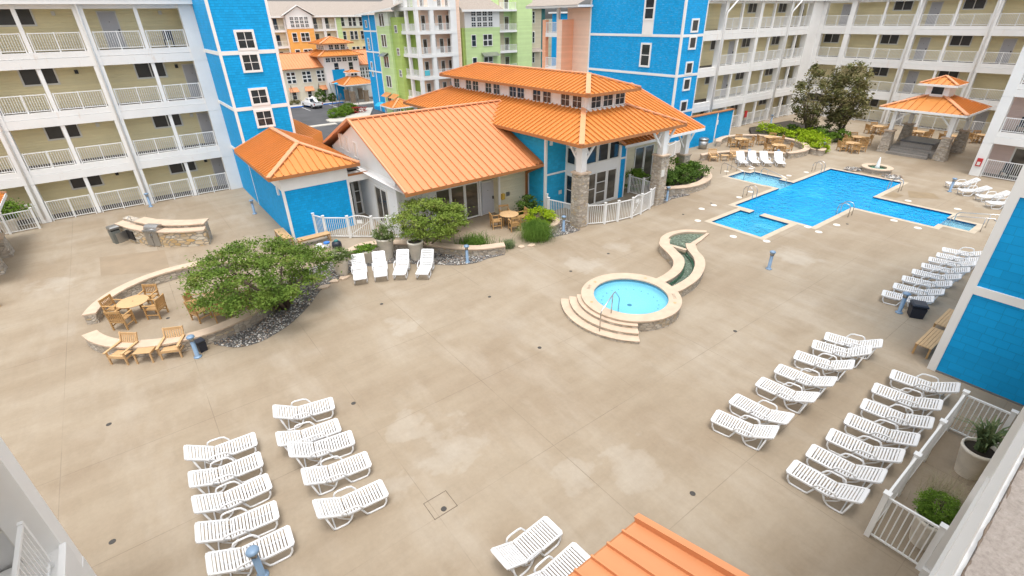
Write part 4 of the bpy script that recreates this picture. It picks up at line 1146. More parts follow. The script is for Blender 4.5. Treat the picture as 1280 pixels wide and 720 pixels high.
for (x, y, lb) in [(-.30, 19.26, 'slate blue bollard lamp against the curved seat wall by the teak lounge chairs'), (-.5, 8.9, 'slate blue bollard lamp in front of the lowest lounger at the bottom left'),
    (23.05, 9.88, 'lone slate blue bollard lamp on the open deck below the main pool'), (23.3, 4.44, 'slate blue bollard lamp at the near end of the tight row of eight loungers'),
    (-.03, 40.85, 'slate blue bollard lamp in front of a white column of the left wing'), (5.2, 34.7, 'slate blue bollard lamp beside the long blue wall of the pool house'),
    (12.0, 19.8, 'slate blue bollard lamp standing in gravel before the low curved wall'), (18.62, 19.8, 'slate blue bollard lamp in gravel beside the round lime shrub planter'),
    (27.65, 19.45, 'slate blue bollard lamp between the stone pier and the curved planter wall'), (43.9, 8.35, 'slate blue bollard lamp beside the red cabinet on the white hotel corner'),
    (41.3, 21.65, 'slate blue bollard lamp left of the four far loungers, by the seat wall'), (42.9, 20.0, 'slate blue bollard lamp between the third and fourth far loungers'),
    (42.45, 5.0, 'slate blue bollard lamp nearest the trim of the big blue wall'), (58.2, 28.7, 'slate blue bollard lamp far off in front of the right wing railings'), (48.6, 18.9, 'slate blue bollard lamp at the corner of the lime shrub bed')]:
    bollard(x, y, lb)
def bin_(x, y, h, r0, mat, label, cat='bin', lidmat=None, sq=False, rz=0.0):
    r = thing('litter_bin', label, cat, (x, y, 0), rz)
    a = MB(); n = 4 if sq else 18; k = 1.2 if sq else 1
    a.lathe([(r0 * .88 * k, 0), (r0 * k, h * .74)], n=n, smooth=not sq, a0=pi/4 if sq else 0); a.build('body', M[mat], r, local=True)
    b = MB(); b.lathe([(r0 * .9 * k, h * .742), (r0 * .9 * k, h * .82)], n=n, smooth=not sq, a0=pi/4 if sq else 0); b.build('opening', M['black'], r, local=True)
    c = MB(); c.lathe([(r0 * 1.06 * k, h * .822), (r0 * 1.06 * k, h * .93), (r0 * .85 * k, h)], n=n, smooth=not sq, a0=pi/4 if sq else 0); c.build('lid', M[lidmat or mat], r, local=True)
bin_(23.5, 3.95, .62, .3, 'dark', 'dark navy lidded bin beside the nearest lounger of the tight row', sq=True, rz=.5)
bin_(-.08, 19.62, .5, .17, 'dark', 'dark navy bin tucked behind the bollard lamp at the curved seat wall', sq=True, rz=.3)
bin_(-2.1, 34.65, 1.0, .27, 'greybin', 'grey bin with a pale domed lid at the left end of the stone barbecue', lidmat='steel', sq=True, rz=.35)
bin_(42.2, 26.6, .98, .42, 'steel', 'round dark slatted bin in front of the low blue screen wall')

# ------------------------------------------------------------------ teak furniture
def teak_meshes():
    d = {}
    a = MB()
    for i in range(6): a.box(-.25 + i * .085, -.25 + i * .085 + .07, -.24, .25, .41, .44)
    a.box(-.27, .27, .25, .28, .37, .445); a.box(-.27, .27, -.28, -.25, .35, .42)
    d['seat'] = a.mesh('seat', M['teak'])
    b = MB(); b.bar((-.28, -.31, .86), (.28, -.31, .86), .03, .10); b.bar((-.27, -.275, .52), (.27, -.275, .52), .03, .05)
    for i in range(7): b.bar((-.225 + i * .075, -.28, .53), (-.225 + i * .075, -.307, .83), .045, .015)
    d['backrest'] = b.mesh('backrest', M['teak'])
    for k, sx in (('l', -1), ('r', 1)):
        c = MB(); c.bar((sx * .285, -.25, 0), (sx * .285, -.255, .45), .05, .05); c.bar((sx * .285, -.255, .45), (sx * .285, -.315, .92), .05, .05); d['rear', sx] = c.mesh('rear_leg', M['teak'])
        c = MB(); c.bar((sx * .285, .265, 0), (sx * .285, .265, .62), .05, .05); d['front', sx] = c.mesh('front_leg', M['teak'])
        c = MB(); c.bar((sx * .285, -.30, .645), (sx * .285, .30, .645), .065, .03); d['arm', sx] = c.mesh('armrest', M['teak'])
        c = MB(); c.bar((sx * .285, -.25, .2), (sx * .285, .26, .2), .03, .04); d['str', sx] = c.mesh('stretcher', M['teak'])
    # lounge chair: lower and deeper
    a = MB()
    for i in range(6): a.bar((-.28, -.27 + i * .105, .33 + i * .008), (.28, -.27 + i * .105, .33 + i * .008), .085, .022)
    a.bar((-.3, .31, .33), (.3, .31, .33), .03, .10); d['lseat'] = a.mesh('seat', M['teak2'])
    b = MB(); b.bar((-.31, -.50, .84), (.31, -.50, .84), .035, .10); b.bar((-.3, -.36, .42), (.3, -.36, .42), .03, .06)
    for i in range(7): b.bar((-.24 + i * .08, -.37, .43), (-.24 + i * .08, -.495, .82), .05, .015)
    d['lback'] = b.mesh('backrest', M['teak2'])
    for sx in (-1, 1):
        c = MB(); c.bar((sx * .325, -.32, 0), (sx * .325, -.36, .40), .05, .055); c.bar((sx * .325, -.36, .4), (sx * .325, -.515, .90), .05, .055); d['lrear', sx] = c.mesh('rear_leg', M['teak2'])
        c = MB(); c.bar((sx * .325, .30, 0), (sx * .325, .31, .52), .05, .055); d['lfront', sx] = c.mesh('front_leg', M['teak2'])
        c = MB(); c.bar((sx * .335, -.42, .56), (sx * .335, .40, .54), .085, .03); d['larm', sx] = c.mesh('armrest', M['teak2'])
        c = MB(); c.bar((sx * .325, -.3, .25), (sx * .325, .3, .25), .03, .06); d['lstr', sx] = c.mesh('stretcher', M['teak2'])
    t = MB(); t.lathe([(.55, .70), (.57, .705), (.57, .73), (.555, .735), (.02, .7355)], n=36); d['top'] = t.mesh('tabletop', M['teak2'])
    t = MB(); t.lathe([(.028, .7358), (.028, .739)], n=10); d['hole'] = t.mesh('parasol_hole', M['bark'])
    for k in range(4):
        t = MB(); q = pi / 4 + k * pi / 2; t.bar((.36 * cos(q), .36 * sin(q), 0), (.36 * cos(q), .36 * sin(q), .70), .06, .06); d['tleg', k] = t.mesh('leg', M['teak'])
    t = MB()
    for k in range(2): q = pi / 4 + k * pi / 2; t.bar((.36 * cos(q), .36 * sin(q), .60 + k * .045), (-.36 * cos(q), -.36 * sin(q), .60 + k * .045), .03, .07)
    d['apron'] = t.mesh('apron', M['teak'])
    return d
TK = teak_meshes()
def chair(x, y, face, label, group):
    r = thing('teak_chair', label, 'chair', (x, y, 0), face - pi / 2, group)
    put('seat', TK['seat'], r); put('backrest', TK['backrest'], r)
    for sx in (-1, 1): put('rear_leg', TK['rear', sx], r); put('front_leg', TK['front', sx], r); put('armrest', TK['arm', sx], r); put('stretcher', TK['str', sx], r)
def lounge_chair(x, y, face, label, group=None):
    r = thing('lounge_chair', label, 'lounge chair', (x, y, 0), face - pi / 2, group)
    put('seat', TK['lseat'], r); put('backrest', TK['lback'], r)
    for sx in (-1, 1): put('rear_leg', TK['lrear', sx], r); put('front_leg', TK['lfront', sx], r); put('armrest', TK['larm', sx], r); put('stretcher', TK['lstr', sx], r)
def round_table(x, y, label, s=1.0):
    r = thing('round_table', label, 'table', (x, y, 0), random.uniform(0, 1), 'round teak tables'); r.scale = (s, s, 1)
    put('tabletop', TK['top'], r); put('parasol_hole', TK['hole'], r); put('apron', TK['apron'], r)
    for k in range(4): put('leg', TK['tleg', k], r)
def table_set(x, y, where, angs, rad=.83, s=1.0, words=None, short=None):
    round_table(x, y, 'round teak table %s' % where, s)
    for i, a in enumerate(angs):
        a_ = radians(a)
        # words for the side of the table the chair is on, as seen in the photo
        side = words[i] if words else {0: 'far right', 1: 'far left', 2: 'near left', 3: 'near right'}[int(((a - 8) % 360) // 90)]
        chair(x + rad * s * cos(a_), y + rad * s * sin(a_), a_ + pi + random.uniform(-.12, .12), 'teak armchair on the %s side of the round table %s' % (side, short or where), 'teak armchairs around the tables')
table_set(-1.82, 24.2, 'inside the left stone seat circle', (52, 142, 232, 322), .85, short='in the left seat circle')
table_set(1.15, 22.6, 'under the spreading tree in the seat circle', (60, 150, 205, 262, 330), .95, words=['far right', 'far left', 'near left', 'nearest', 'right'], short='under the spreading tree')
table_set(16.75, 22.55, 'on the clubhouse terrace beside the lime shrub', (70, 165, 255, 345), .85, short='on the clubhouse terrace')
table_set(45.45, 24.83, 'at the left in the far seat circle', (40, 150, 230, 320), short='left in the far circle')
table_set(48.2, 23.5, 'at the back in the far seat circle', (20, 140, 230, 310), short='back in the far circle')
table_set(45.6, 21.35, 'at the front in the far seat circle', (30, 140, 220, 320), short='front in the far circle')
table_set(54.2, 18.3, 'at the back right of the lime shrub bed', (40, 140, 225, 315), short='back right of lime shrubs')
table_set(51.2, 17.6, 'at the front right of the lime shrub bed', (50, 140, 220, 310), short='front right of lime shrubs')
table_set(61.0, 19.1, 'left of the spa gazebo under the far walkway', (40, 140, 230, 320), short='left of the gazebo')
table_set(60.9, 15.6, 'behind the spa gazebo on its left', (40, 140, 230, 320), short='behind the gazebo, left')
table_set(61.0, 12.9, 'behind the spa gazebo on its right', (40, 140, 230, 320), short='behind the gazebo, right')
table_set(63.4, 11.3, 'at the far right behind the spa gazebo', (40, 140, 230, 320), short='farthest right behind the gazebo')
lounge_chair(-2.45, 20.75, radians(228), 'pale teak lounge chair left of the small side table, backed to the seat wall')
lounge_chair(-.95, 20.02, radians(246), 'pale teak lounge chair right of the small side table, beside the bollard lamp')
lounge_chair(39.1, 23.5, radians(228), 'pale teak lounge chair at the far seat wall, left of its little table')
lounge_chair(40.75, 22.5, radians(228), 'pale teak lounge chair at the far seat wall, next to the leftmost lounger')
def side_table(x, y, rz, label):
    r = thing('side_table', label, 'side table', (x, y, 0), rz)
    a = MB()
    for i in range(7): a.box(-.3, .3, -.25 + i * .072, -.25 + i * .072 + .06, .44, .465)
    a.box(-.3, -.27, -.25, .25, .38, .438); a.box(.27, .3, -.25, .25, .38, .438)
    a.build('tabletop', M['teak2'], r, local=True)
    for sx in (-1, 1):
        for sy in (-1, 1):
            b = MB(); b.box(sx * .27 - .025, sx * .27 + .025, sy * .22 - .025, sy * .22 + .025, 0, .38); b.build('leg', M['teak2'], r, local=True)
side_table(-1.78, 20.22, radians(-30), 'small slatted teak side table between the two near lounge chairs')
side_table(39.85, 22.9, radians(-45), 'small teak side table between the two far lounge chairs')
side_table(1.25, 5.95, radians(20), 'teak side table with only a corner showing at the bottom edge')
def bench(x, y, rz, L, label):
    r = thing('backless_bench', label, 'bench', (x, y, 0), rz)
    a = MB()
    for i in range(5): a.box(-L/2, L/2, -.25 + i * .102, -.25 + i * .102 + .09, .42, .45)
    a.build('seat', M['teak2'], r, local=True)
    for sx in (-1, 1):
        for sy in (-1, 1):
            b = MB(); b.box(sx * (L/2 - .06) - .03, sx * (L/2 - .06) + .03, sy * .21 - .03, sy * .21 + .03, 0, .419); b.build('leg', M['teak'], r, local=True)
    b = MB(); b.box(-L/2 + .06, L/2 - .06, -.2, -.17, .34, .415); b.box(-L/2 + .06, L/2 - .06, .17, .2, .34, .415); b.build('rail', M['teak'], r, local=True)
bench(5.45, 28.75, pi / 2, 1.9, 'teak backless bench along the left side of the blue pool house')
bench(6.7, 27.3, 0.0, 1.75, 'teak backless bench in front of the blue pool house')
bench(21.3, 2.85, 0.0, 1.75, 'teak backless bench at the corner of the big blue wall, nearer one')
bench(23.4, 2.9, 0.0, 1.75, 'teak backless bench mostly hidden behind the big blue wall, farther one')
chair(-7.05, 29.3, radians(20), 'teak chair cut off by the left edge of the photo', 'teak armchairs around the tables')

# ------------------------------------------------------------------ curved stone seat walls
def arc(cx, cy, r, a0, a1, n):
    return [(cx + r * cos(radians(a0 + (a1 - a0) * i / n)), cy + r * sin(radians(a0 + (a1 - a0) * i / n))) for i in range(n + 1)]
def seat_wall(inner, outer, h, label, name='seat_wall', over=.05, mat='stone'):
    r = thing(name, label, 'stone wall', (outer[0][0], outer[0][1], 0))
    mb = MB(); mb.ribbon(inner, outer, 0, h - .08); mb.build('stone_face', M[mat], r)
    def push(a, b, k):
        out = []
        for p, q in zip(a, b):
            d = hypot(p[0] - q[0], p[1] - q[1]); out.append((p[0] + (p[0] - q[0]) / d * k, p[1] + (p[1] - q[1]) / d * k))
        return out
    mb = MB(); mb.ribbon(push(inner, outer, over), push(outer, inner, over), h - .079, h); mb.build('coping', M['coping'], r, bevel=.008)
    return r
seat_wall(arc(.15, 23.75, 3.44, 166, 40, 26), arc(.15, 23.75, 3.84, 166, 40, 26), .5, 'long curved stone seat wall behind the left round table')
seat_wall(arc(.15, 23.75, 3.44, 194, 318, 26), arc(.15, 23.75, 3.84, 194, 318, 26), .5, 'curved stone seat wall behind the two near lounge chairs')
seat_wall(arc(46.2, 23.2, 3.5, 128, -30, 28), arc(46.2, 23.2, 3.9, 128, -30, 28), .5, 'far curved stone seat wall around the back of three tables')
seat_wall(arc(46.2, 23.2, 3.5, 242, 330, 16), arc(46.2, 23.2, 3.9, 242, 330, 16), .5, 'far curved stone seat wall behind the rightmost far lounger')
lo = [(38.29, 24.08), (39.3, 23.95), (40.5, 23.55), (41.6, 22.95), (42.5, 22.0), (43.3, 20.9), (44.2, 19.95)]
lo = smooth(lo, 4)
seat_wall([(p[0] + .25, p[1] + .32) for p in lo], lo, .5, 'low curved stone seat wall behind the far teak lounge chairs and loungers')
bw = [(47.75, 19.75), (47.5, 19.2), (47.3, 18.5), (47.9, 18.42), (48.8, 18.75), (49.7, 19.4), (50.7, 20.0), (52.0, 20.3), (53.6, 20.2), (55.3, 19.6)]
bw = smooth(bw, 4)
seat_wall([(p[0] + .02, p[1] + .38) for p in bw], bw, .5, 'wavy stone wall edging the lime shrub bed before the bronze trees')
cw = [(7.44, 23.95), (8.2, 24.25), (8.9, 24.15), (9.6, 23.65), (10.4, 22.9), (11.4, 21.75), (12.1, 20.8), (12.9, 20.05), (14.2, 19.5)]
cw2 = [(7.55, 24.4), (8.25, 24.65), (9.1, 24.5), (9.9, 23.95), (10.75, 23.15), (11.75, 21.95), (12.45, 21.05), (13.15, 20.4), (14.4, 19.88)]
cw, cw2 = smooth(cw, 4), smooth(cw2, 4)
seat_wall(cw2, cw, .42, 'low curved stone wall behind the cream planters and gravel')
pw = [(28.1, 20.45), (28.9, 19.9), (30.0, 19.42), (31.1, 19.3), (32.2, 19.45), (33.2, 19.82), (34.0, 20.42), (34.6, 21.2), (34.9, 22.0)]
pi_ = [(28.35, 20.8), (29.1, 20.3), (30.1, 19.85), (31.1, 19.75), (32.0, 19.88), (32.9, 20.2), (33.6, 20.75), (34.12, 21.45), (34.4, 22.1)]
pw, pi_ = smooth(pw, 4), smooth(pi_, 4)
seat_wall(pi_, pw, .5, 'curved stone planter wall with dark shrubs right of the stone pier')
mb = MB(); mb.prism(pi_ + [(33.5, 23.0), (30, 22.9), (28.4, 21.6)], .0, .32); tag(mb.build('planting_bed', M['soil']), kind='structure')
mb = MB(); mb.prism([(p[0] + .1, p[1] + .4) for p in bw] + [(57, 21), (60, 27.5), (53, 28.3), (50.3, 26.5), (50.2, 22.5), (49.6, 20.8)], 0, .3); tag(mb.build('planting_bed', M['soil']), kind='structure')

# ------------------------------------------------------------------ hot tub with steps, water channel
def hot_tub():
    cx, cy = 15.13, 11.78
    r = thing('hot_tub', 'round raised stone hot tub of light blue water with three curved steps', 'hot tub', (cx, cy, 0))
    n = 64
    def ring(mb, r0, r1, z0, z1, a0=0, a1=360, m=0):
        k = max(4, int(n * (a1 - a0) / 360)); mb.ribbon(arc(cx, cy, r0, a0, a1, k), arc(cx, cy, r1, a0, a1, k), z0, z1, m)
    mb = MB(); ring(mb, 1.62, 2.07, 0, .425); mb.build('stone_wall', M['stone'], r)
    mb = MB(); ring(mb, 1.56, 2.10, .426, .50); mb.build('coping', M['coping'], r, bevel=.008)
    mb = MB(); mb.lathe([(1.60, .415), (1.60, .30)], (cx, cy, 0), n, cap=False); mb.build('tile_band', M['pooltile'], r, fix=False)
    mb = MB(); mb.lathe([(1.61, .32), (1.61, .14), (1.12, .13), (1.08, .006), (.02, .005)], (cx, cy, 0), n, cap=False); mb.build('basin', M['plaster_kid'], r, fix=False)
    mb = MB()
    for k in range(22):
        q = 2 * pi * k / 22; mb.lathe([(.028, .0), (.02, .012)], (cx + 1.2 * cos(q), cy + 1.2 * sin(q), .133), 8)
    mb.lathe([(.11, 0), (.09, .012)], (cx, cy, .007), 12); mb.build('jets', M['pooltile'], r)
    mb = MB(); mb.lathe([(1.598, .40), (.01, .4001)], (cx, cy, 0), n, cap=False); mb.build('water', M['water_spa'], r, fix=False)
    for r0, r1, h in ((2.02, 2.27, .40), (2.02, 2.60, .27), (2.02, 2.95, .14)):
        k = 16; mb = MB(); z0 = {.40: .272, .27: .142, .14: 0}[h]
        mb.ribbon(arc(cx, cy, r0, 135, 228, k), arc(cx, cy, r1 - .015, 135.2, 227.8, k), z0, h - .04); st = mb.build('step', M['stone'], r)
        mb = MB(); mb.ribbon(arc(cx, cy, r0, 134.6, 228.4, k), arc(cx, cy, r1, 134.6, 228.4, k), h - .0395, h); mb.build('tread', M['coping'], st, bevel=.006)
    q = radians(196); p = lambda rr, z, dq=0: (cx + rr * cos(q + dq), cy + rr * sin(q + dq), z)
    mb = MB(); mb.tube([p(2.75, .14), p(2.75, .95), p(2.68, 1.05), p(1.75, 1.38), p(1.6, 1.38), p(1.2, .95), p(1.15, .85), p(1.15, .14)], .024, 8)
    mb.tube([p(1.82, .5), p(1.82, 1.35)], .022, 8); mb.build('handrail', M['chrome'], r)
    mb = MB()
    for qq in (20, 100, 160, 300): 
        a = radians(qq); mb.lathe([(.07, 0), (.07, .003)], (cx + 1.82 * cos(a), cy + 1.82 * sin(a), .5005), 12)
    mb.build('skimmer_lid', M['ridge'], r)
    # depth lettering on the coping
    for qq, txt in ((118, '3.5 FT'), (318, '3.5 FT')):
        a = radians(qq); cu = bpy.data.curves.new('depth_mark', 'FONT'); cu.body = txt; cu.size = .17; cu.align_x = 'CENTER'; cu.align_y = 'CENTER'; cu.extrude = .001
        o = bpy.data.objects.new('depth_mark', cu); COL.objects.link(o)
        dg = bpy.context.evaluated_depsgraph_get(); me = bpy.data.meshes.new_from_object(o.evaluated_get(dg)); bpy.data.objects.remove(o)
        me.materials.clear(); me.materials.append(M['bark'])
        o = put('depth_mark', me, r, (1.82 * cos(a), 1.82 * sin(a), .5025), a - pi / 2 if qq < 180 else a + pi / 2)
hot_tub()
def channel():
    r = thing('water_channel', 'S-shaped raised water channel with green bed between the hot tub and the pool', 'water channel', (20, 12.5, 0))
    Lo = [(21.30, 14.98), (20.55, 14.50), (20.0, 13.55), (19.5, 12.85), (18.8, 12.38), (17.9, 12.15), (17.15, 12.12)]
    Li = [(21.55, 14.62), (20.98, 14.22), (20.45, 13.32), (19.95, 12.60), (19.05, 12.02), (18.1, 11.75), (17.12, 11.68)]
    Ri = [(21.70, 13.72), (21.15, 13.22), (20.5, 12.38), (19.7, 11.78), (18.6, 11.32), (17.4, 11.20), (17.1, 11.22)]
    Ro = [(21.98, 13.38), (21.35, 12.80), (20.85, 12.10), (20.0, 11.47), (18.75, 10.95), (17.45, 10.78), (17.0, 10.80)]
    Lo, Li, Ri, Ro = (smooth(q, 4) for q in (Lo, Li, Ri, Ro))
    for a, b in ((Li, Lo), (Ri, Ro)):
        mb = MB(); mb.ribbon(a, b, 0, .37); w_ = mb.build('side_wall', M['stone'], r)
        mb = MB(); mb.ribbon([(p[0] + (p[0]-q[0]) * .06, p[1] + (p[1]-q[1]) * .06) for p, q in zip(a, b)], [(q[0] + (q[0]-p[0]) * .06, q[1] + (q[1]-p[1]) * .06) for p, q in zip(a, b)], .371, .45); mb.build('coping', M['coping'], w_, bevel=.006)
    mb = MB(); mb.ribbon(Li, Ri, .0, .10); mb.build('bed', M['pondbed'], r)
    mb = MB()
    for E1, E2 in ((Li, Ri), (Ri, Li)): mb.ribbon([(a[0]*.999+b[0]*.001, a[1]*.999+b[1]*.001) for a, b in zip(E1, E2)], [(a[0]*.86+b[0]*.14, a[1]*.86+b[1]*.14) for a, b in zip(E1, E2)], .102, .22)
    mb.build('green_lining', M['pond'], r)
    mb = MB()
    for i in range(len(Li) - 1): mb.poly([(*Li[i], .24), (*Li[i+1], .24), (*Ri[i+1], .24), (*Ri[i], .24)])
    mb.build('water', M['water_pond'], r, fix=False)
    mb = MB(); mb.bar((21.05, 14.20, .28), (21.2, 13.3, .28), .22, .16); mb.build('weir', M['coping'], r)
    mb = MB(); mb.box(16.75, 17.15, 11.3, 11.6, .36, .46); mb.build('spillway', M['teak2'], r)
    O = [(21.25, 14.98), (21.9, 15.45), (22.9, 15.62), (23.9, 15.3), (24.7, 14.45)]; I = [(21.6, 14.75), (22.1, 15.12), (22.9, 15.26), (23.7, 15.02), (24.45, 14.3)]
    I, O = smooth(I, 4), smooth(O, 4)
    mb = MB(); mb.ribbon(I, O, 0, .16); mb.build('kerb', M['coping'], r)
    mb = MB(); mb.ribbon([(24.6, 14.2), (23.4, 13.9), (22.6, 13.75), (21.95, 13.4)], [(24.5, 14.32), (23.45, 14.15), (22.7, 14.05), (21.7, 13.74)], 0, .10); mb.build('kerb', M['coping'], r)
    mb = MB(); mb.prism(I + [(23.45, 14.15), (22.7, 14.05), (21.7, 13.76), (21.45, 14.2)], .004, .03); mb.build('bed', M['pondbed'], r)
    pl = I + [(23.45, 14.15), (22.7, 14.05), (21.7, 13.76), (21.45, 14.2)]
    mb = MB(); mb.poly([(*p, .06) for p in pl[::-1]]); mb.build('water', M['water_pond'], r, fix=False)
channel()
def fountain():
    cx, cy = 45.6, 13.5
    r = thing('fountain', 'round stone fountain bowl with a white water jet at the far edge of the pool', 'fountain', (cx, cy, 0))
    mb = MB(); mb.ribbon(arc(cx, cy, .72, 0, 360, 32), arc(cx, cy, .98, 0, 360, 32), 0, .30); mb.build('stone_wall', M['stone'], r)
    mb = MB(); mb.ribbon(arc(cx, cy, .64, 0, 360, 32), arc(cx, cy, 1.05, 0, 360, 32), .301, .38); mb.build('coping', M['coping'], r)
    mb = MB(); mb.lathe([(.70, .20), (.01, .201)], (cx, cy, 0), 32, cap=False); mb.build('water', M['pond'], r, fix=False)
    mb = MB(); mb.lathe([(.22, .2), (.13, .45), (.10, .75), (.05, 1.02), (.01, 1.12)], (cx, cy, 0), 12); mb.build('water_jet', M['spray'], r)
fountain()

# ------------------------------------------------------------------ stainless ladders and rails round the pool
def ladder(x, y, ang, label, kind='ladder'):
    r = thing('pool_ladder' if kind == 'ladder' else 'pool_handrail', label, 'ladder' if kind == 'ladder' else 'handrail', (x, y, 0), ang)
    if kind == 'ladder':
        for s in (-.26, .26):
            mb = MB(); mb.tube([(-.55, s, 0), (-.55, s, .55), (-.45, s, .74), (-.2, s, .80), (.02, s, .70), (.12, s, .5), (.14, s, -.7)], .024, 7); mb.build('rail', M['chrome'], r, local=True)
        for z in (-.3, -.6):
            mb = MB(); mb.box(.09, .17, -.25, .25, z - .015, z + .015); mb.build('rung', M['chrome'], r, local=True)
    else:
        mb = MB(); mb.tube([(-.6, 0, 0), (-.6, 0, .7), (-.45, 0, .88), (1.25, 0, .55), (1.35, 0, .4), (1.35, 0, -.3)], .024, 7); mb.build('rail', M['chrome'], r, local=True)
        mb = MB(); mb.tube([(-.1, 0, 0), (-.1, 0, .79)], .02, 6); mb.build('stanchion', M['chrome'], r, local=True)
ladder(32.4, 16.1, -pi / 2, 'steel pool ladder at the left long side of the main pool')
ladder(42.2, 16.1, -pi / 2, 'steel pool ladder at the far corner of the main pool, by the seat wall')
ladder(41.4, 11.05, pi / 2, 'steel pool ladder beside the far end of the stepped corner')
ladder(33.7, 11.1, pi / 2, 'steel pool ladder at the near long side of the main pool')
ladder(36.1, 20.25, -pi / 2, 'steel grab rail on the left of the shallow pool entry steps', 'rail')
ladder(37.7, 20.35, -pi / 2, 'steel grab rail on the right of the shallow pool entry steps', 'rail')
ladder(36.55, 5.05, pi / 2, 'long steel handrail on the near side of the white pool steps', 'rail')
ladder(37.5, 5.05, pi / 2, 'long steel handrail on the far side of the white pool steps', 'rail')
ladder(36.9, 17.5, -pi / 2, 'low steel rail between the shallow pool and the main pool', 'rail')

# ------------------------------------------------------------------ barbecue island
def barbecue():
    r = thing('barbecue_island', 'curved stone barbecue island with cream counters and a raised bar top', 'barbecue', (0, 32.8, 0))
    fr = [(-1.95, 35.3), (-1.35, 33.9), (-.75, 32.85), (.2, 31.85), (1.1, 31.25), (1.95, 30.85)]
    bk = [(-1.2, 35.9), (-.62, 34.65), (-.1, 33.75), (.75, 32.85), (1.5, 32.3), (2.3, 31.95)]
    bk2 = [(-1.55, 35.62), (-1.0, 34.35), (-.42, 33.32), (.48, 32.38), (1.3, 31.8), (2.1, 31.4)]
    mb = MB(); mb.ribbon(bk2, fr, 0, .86); mb.build('stone_base', M['stone_gold'], r)
    mb = MB(); mb.ribbon(bk, bk2, 0, 1.06); mb.build('stone_back', M['stone'], r)
    f2 = [(p[0] - .04, p[1] - .05) for p in fr]
    mb = MB(); mb.ribbon([(a[0]*.98+b[0]*.02, a[1]*.98+b[1]*.02) for a, b in zip(bk2, fr)], f2, .861, .93); mb.build('countertop', M['coping'], r)
    k = slice(1, 6); o1 = [(p[0] + .12, p[1] + .14) for p in bk[k]]; i1 = [(p[0] - .06, p[1] - .07) for p in bk2[k]]
    mb = MB(); mb.ribbon(o1, i1, 1.062, 1.13); mb.build('bar_top', M['coping'], r, bevel=.01)
    c = Vector((-.24, 32.76, 0)); t = Vector((.70, -.71, 0)).normalized(); nn = Vector((-t.y, t.x, 0)); 
    if nn.dot(Vector((-1, -1, 0))) < 0: nn = -nn
    g = thing('gas_grill', 'stainless steel grill with a domed lid set into the stone barbecue', 'grill', (c.x, c.y, 0))
    mb = MB(); P = lambda a, b, z: c + t * a + nn * b + Vector((0, 0, z))
    mb.obox(P(0, .06, .92), t * .42, nn * .30, Vector((0, 0, .07))); mb.build('firebox', M['steel'], g)
    mb = MB(); pr = [(-.22, .992), (-.22, 1.10), (-.12, 1.20), (.10, 1.22), (.26, 1.12), (.30, .992)]
    for i in range(len(pr)):
        (a, b), (d, e) = pr[i], pr[(i+1) % len(pr)]; mb.poly([P(-.40, a, b), P(.40, a, b), P(.40, d, e), P(-.40, d, e)], smooth=True)
    mb.poly([P(-.40, a, b) for a, b in pr]); mb.poly([P(.40, a, b) for a, b in pr]); mb.build('lid', M['chrome'], g)
    mb = MB(); mb.tube([P(-.3, .36, 1.05), P(.3, .36, 1.05)], .018, 7); mb.build('handle', M['chrome'], g)
    mb = MB(); mb.obox(P(0, .40, .93), t * .42, nn * .02, Vector((0, 0, .06)))
    for k2 in range(5): mb.obox(P(-.3 + k2 * .15, .44, .93), t * .025, nn * .02, Vector((0, 0, .025)))
    mb.build('control_panel', M['steel'], g)
    for s in (-1, 1):
        mb = MB(); mb.obox(P(s * .205, .345, .45), t * .19, nn * .012, Vector((0, 0, .38))); d_ = mb.build('cupboard_door', M['steel'], g)
        mb = MB(); mb.tube([P(s * .05, .375, .55), P(s * .05, .375, .75)], .012, 6); mb.build('handle', M['chrome'], d_)
    mb = MB(); mb.obox((-1.42, 33.98, .48), Vector((.13, -.28, 0)), Vector((.03, .015, 0)), Vector((0, 0, .26))); mb.build('cupboard_opening', M['black'], r)
    mb = MB(); mb.obox((-1.80, 34.0, .48), Vector((.24, .16, 0)), Vector((.006, .012, 0)), Vector((0, 0, .28))); mb.build('cupboard_door', M['steel'], r)
    mb = MB(); mb.tube([(-1.15, 34.75, .93), (-1.15, 34.75, 1.25), (-1.22, 34.62, 1.34), (-1.3, 34.5, 1.25)], .02, 7); mb.build('tap', M['chrome'], r)
barbecue()

# ------------------------------------------------------------------ white fences and gates on the deck
def fence(pts, label, h=1.2, gates=(), group=None):
    r = thing('white_fence', label, 'fence', (pts[0][0], pts[0][1], 0))
    for i in range(len(pts) - 1):
        a, b = Vector((*pts[i], 0)), Vector((*pts[i+1], 0)); L = (b - a).length; d = (b - a) / L
        is_gate = i in gates; mb = MB(); n = max(2, int(L / .115))
        top = lambda u: h + (.14 * sin(pi * u) if is_gate else 0)
        pr = None
        for k in range(n + 1):
            p = a + d * (L * k / n); 
            if 0 < k < n: mb.bar(p + Vector((0, 0, .10)), p + Vector((0, 0, top(k / n) - .03)), .024, .024)
            q = p + Vector((0, 0, top(k / n)))
            if pr is not None: mb.bar(pr, q, .05, .05)
            pr = q
        mb.bar(a + Vector((0, 0, .1)), b + Vector((0, 0, .1)), .04, .04)
        if is_gate: mb.bar(a + Vector((0, 0, .12)), b + Vector((0, 0, h - .1)), .03, .03); mb.obox((a + b) / 2 + Vector((0, 0, h - .22)), d * .16, Vector((-d.y, d.x, 0)) * .015, Vector((0, 0, .1)))
        mb.build('gate' if is_gate else 'rail_panel', M['rail'], r, fix=False)
    for p in pts:
        mb = MB(); mb.box(p[0] - .055, p[0] + .055, p[1] - .055, p[1] + .055, 0, h + .10); mb.box(p[0] - .075, p[0] + .075, p[1] - .075, p[1] + .075, h + .101, h + .13); mb.build('post', M['rail'], r)
    return r
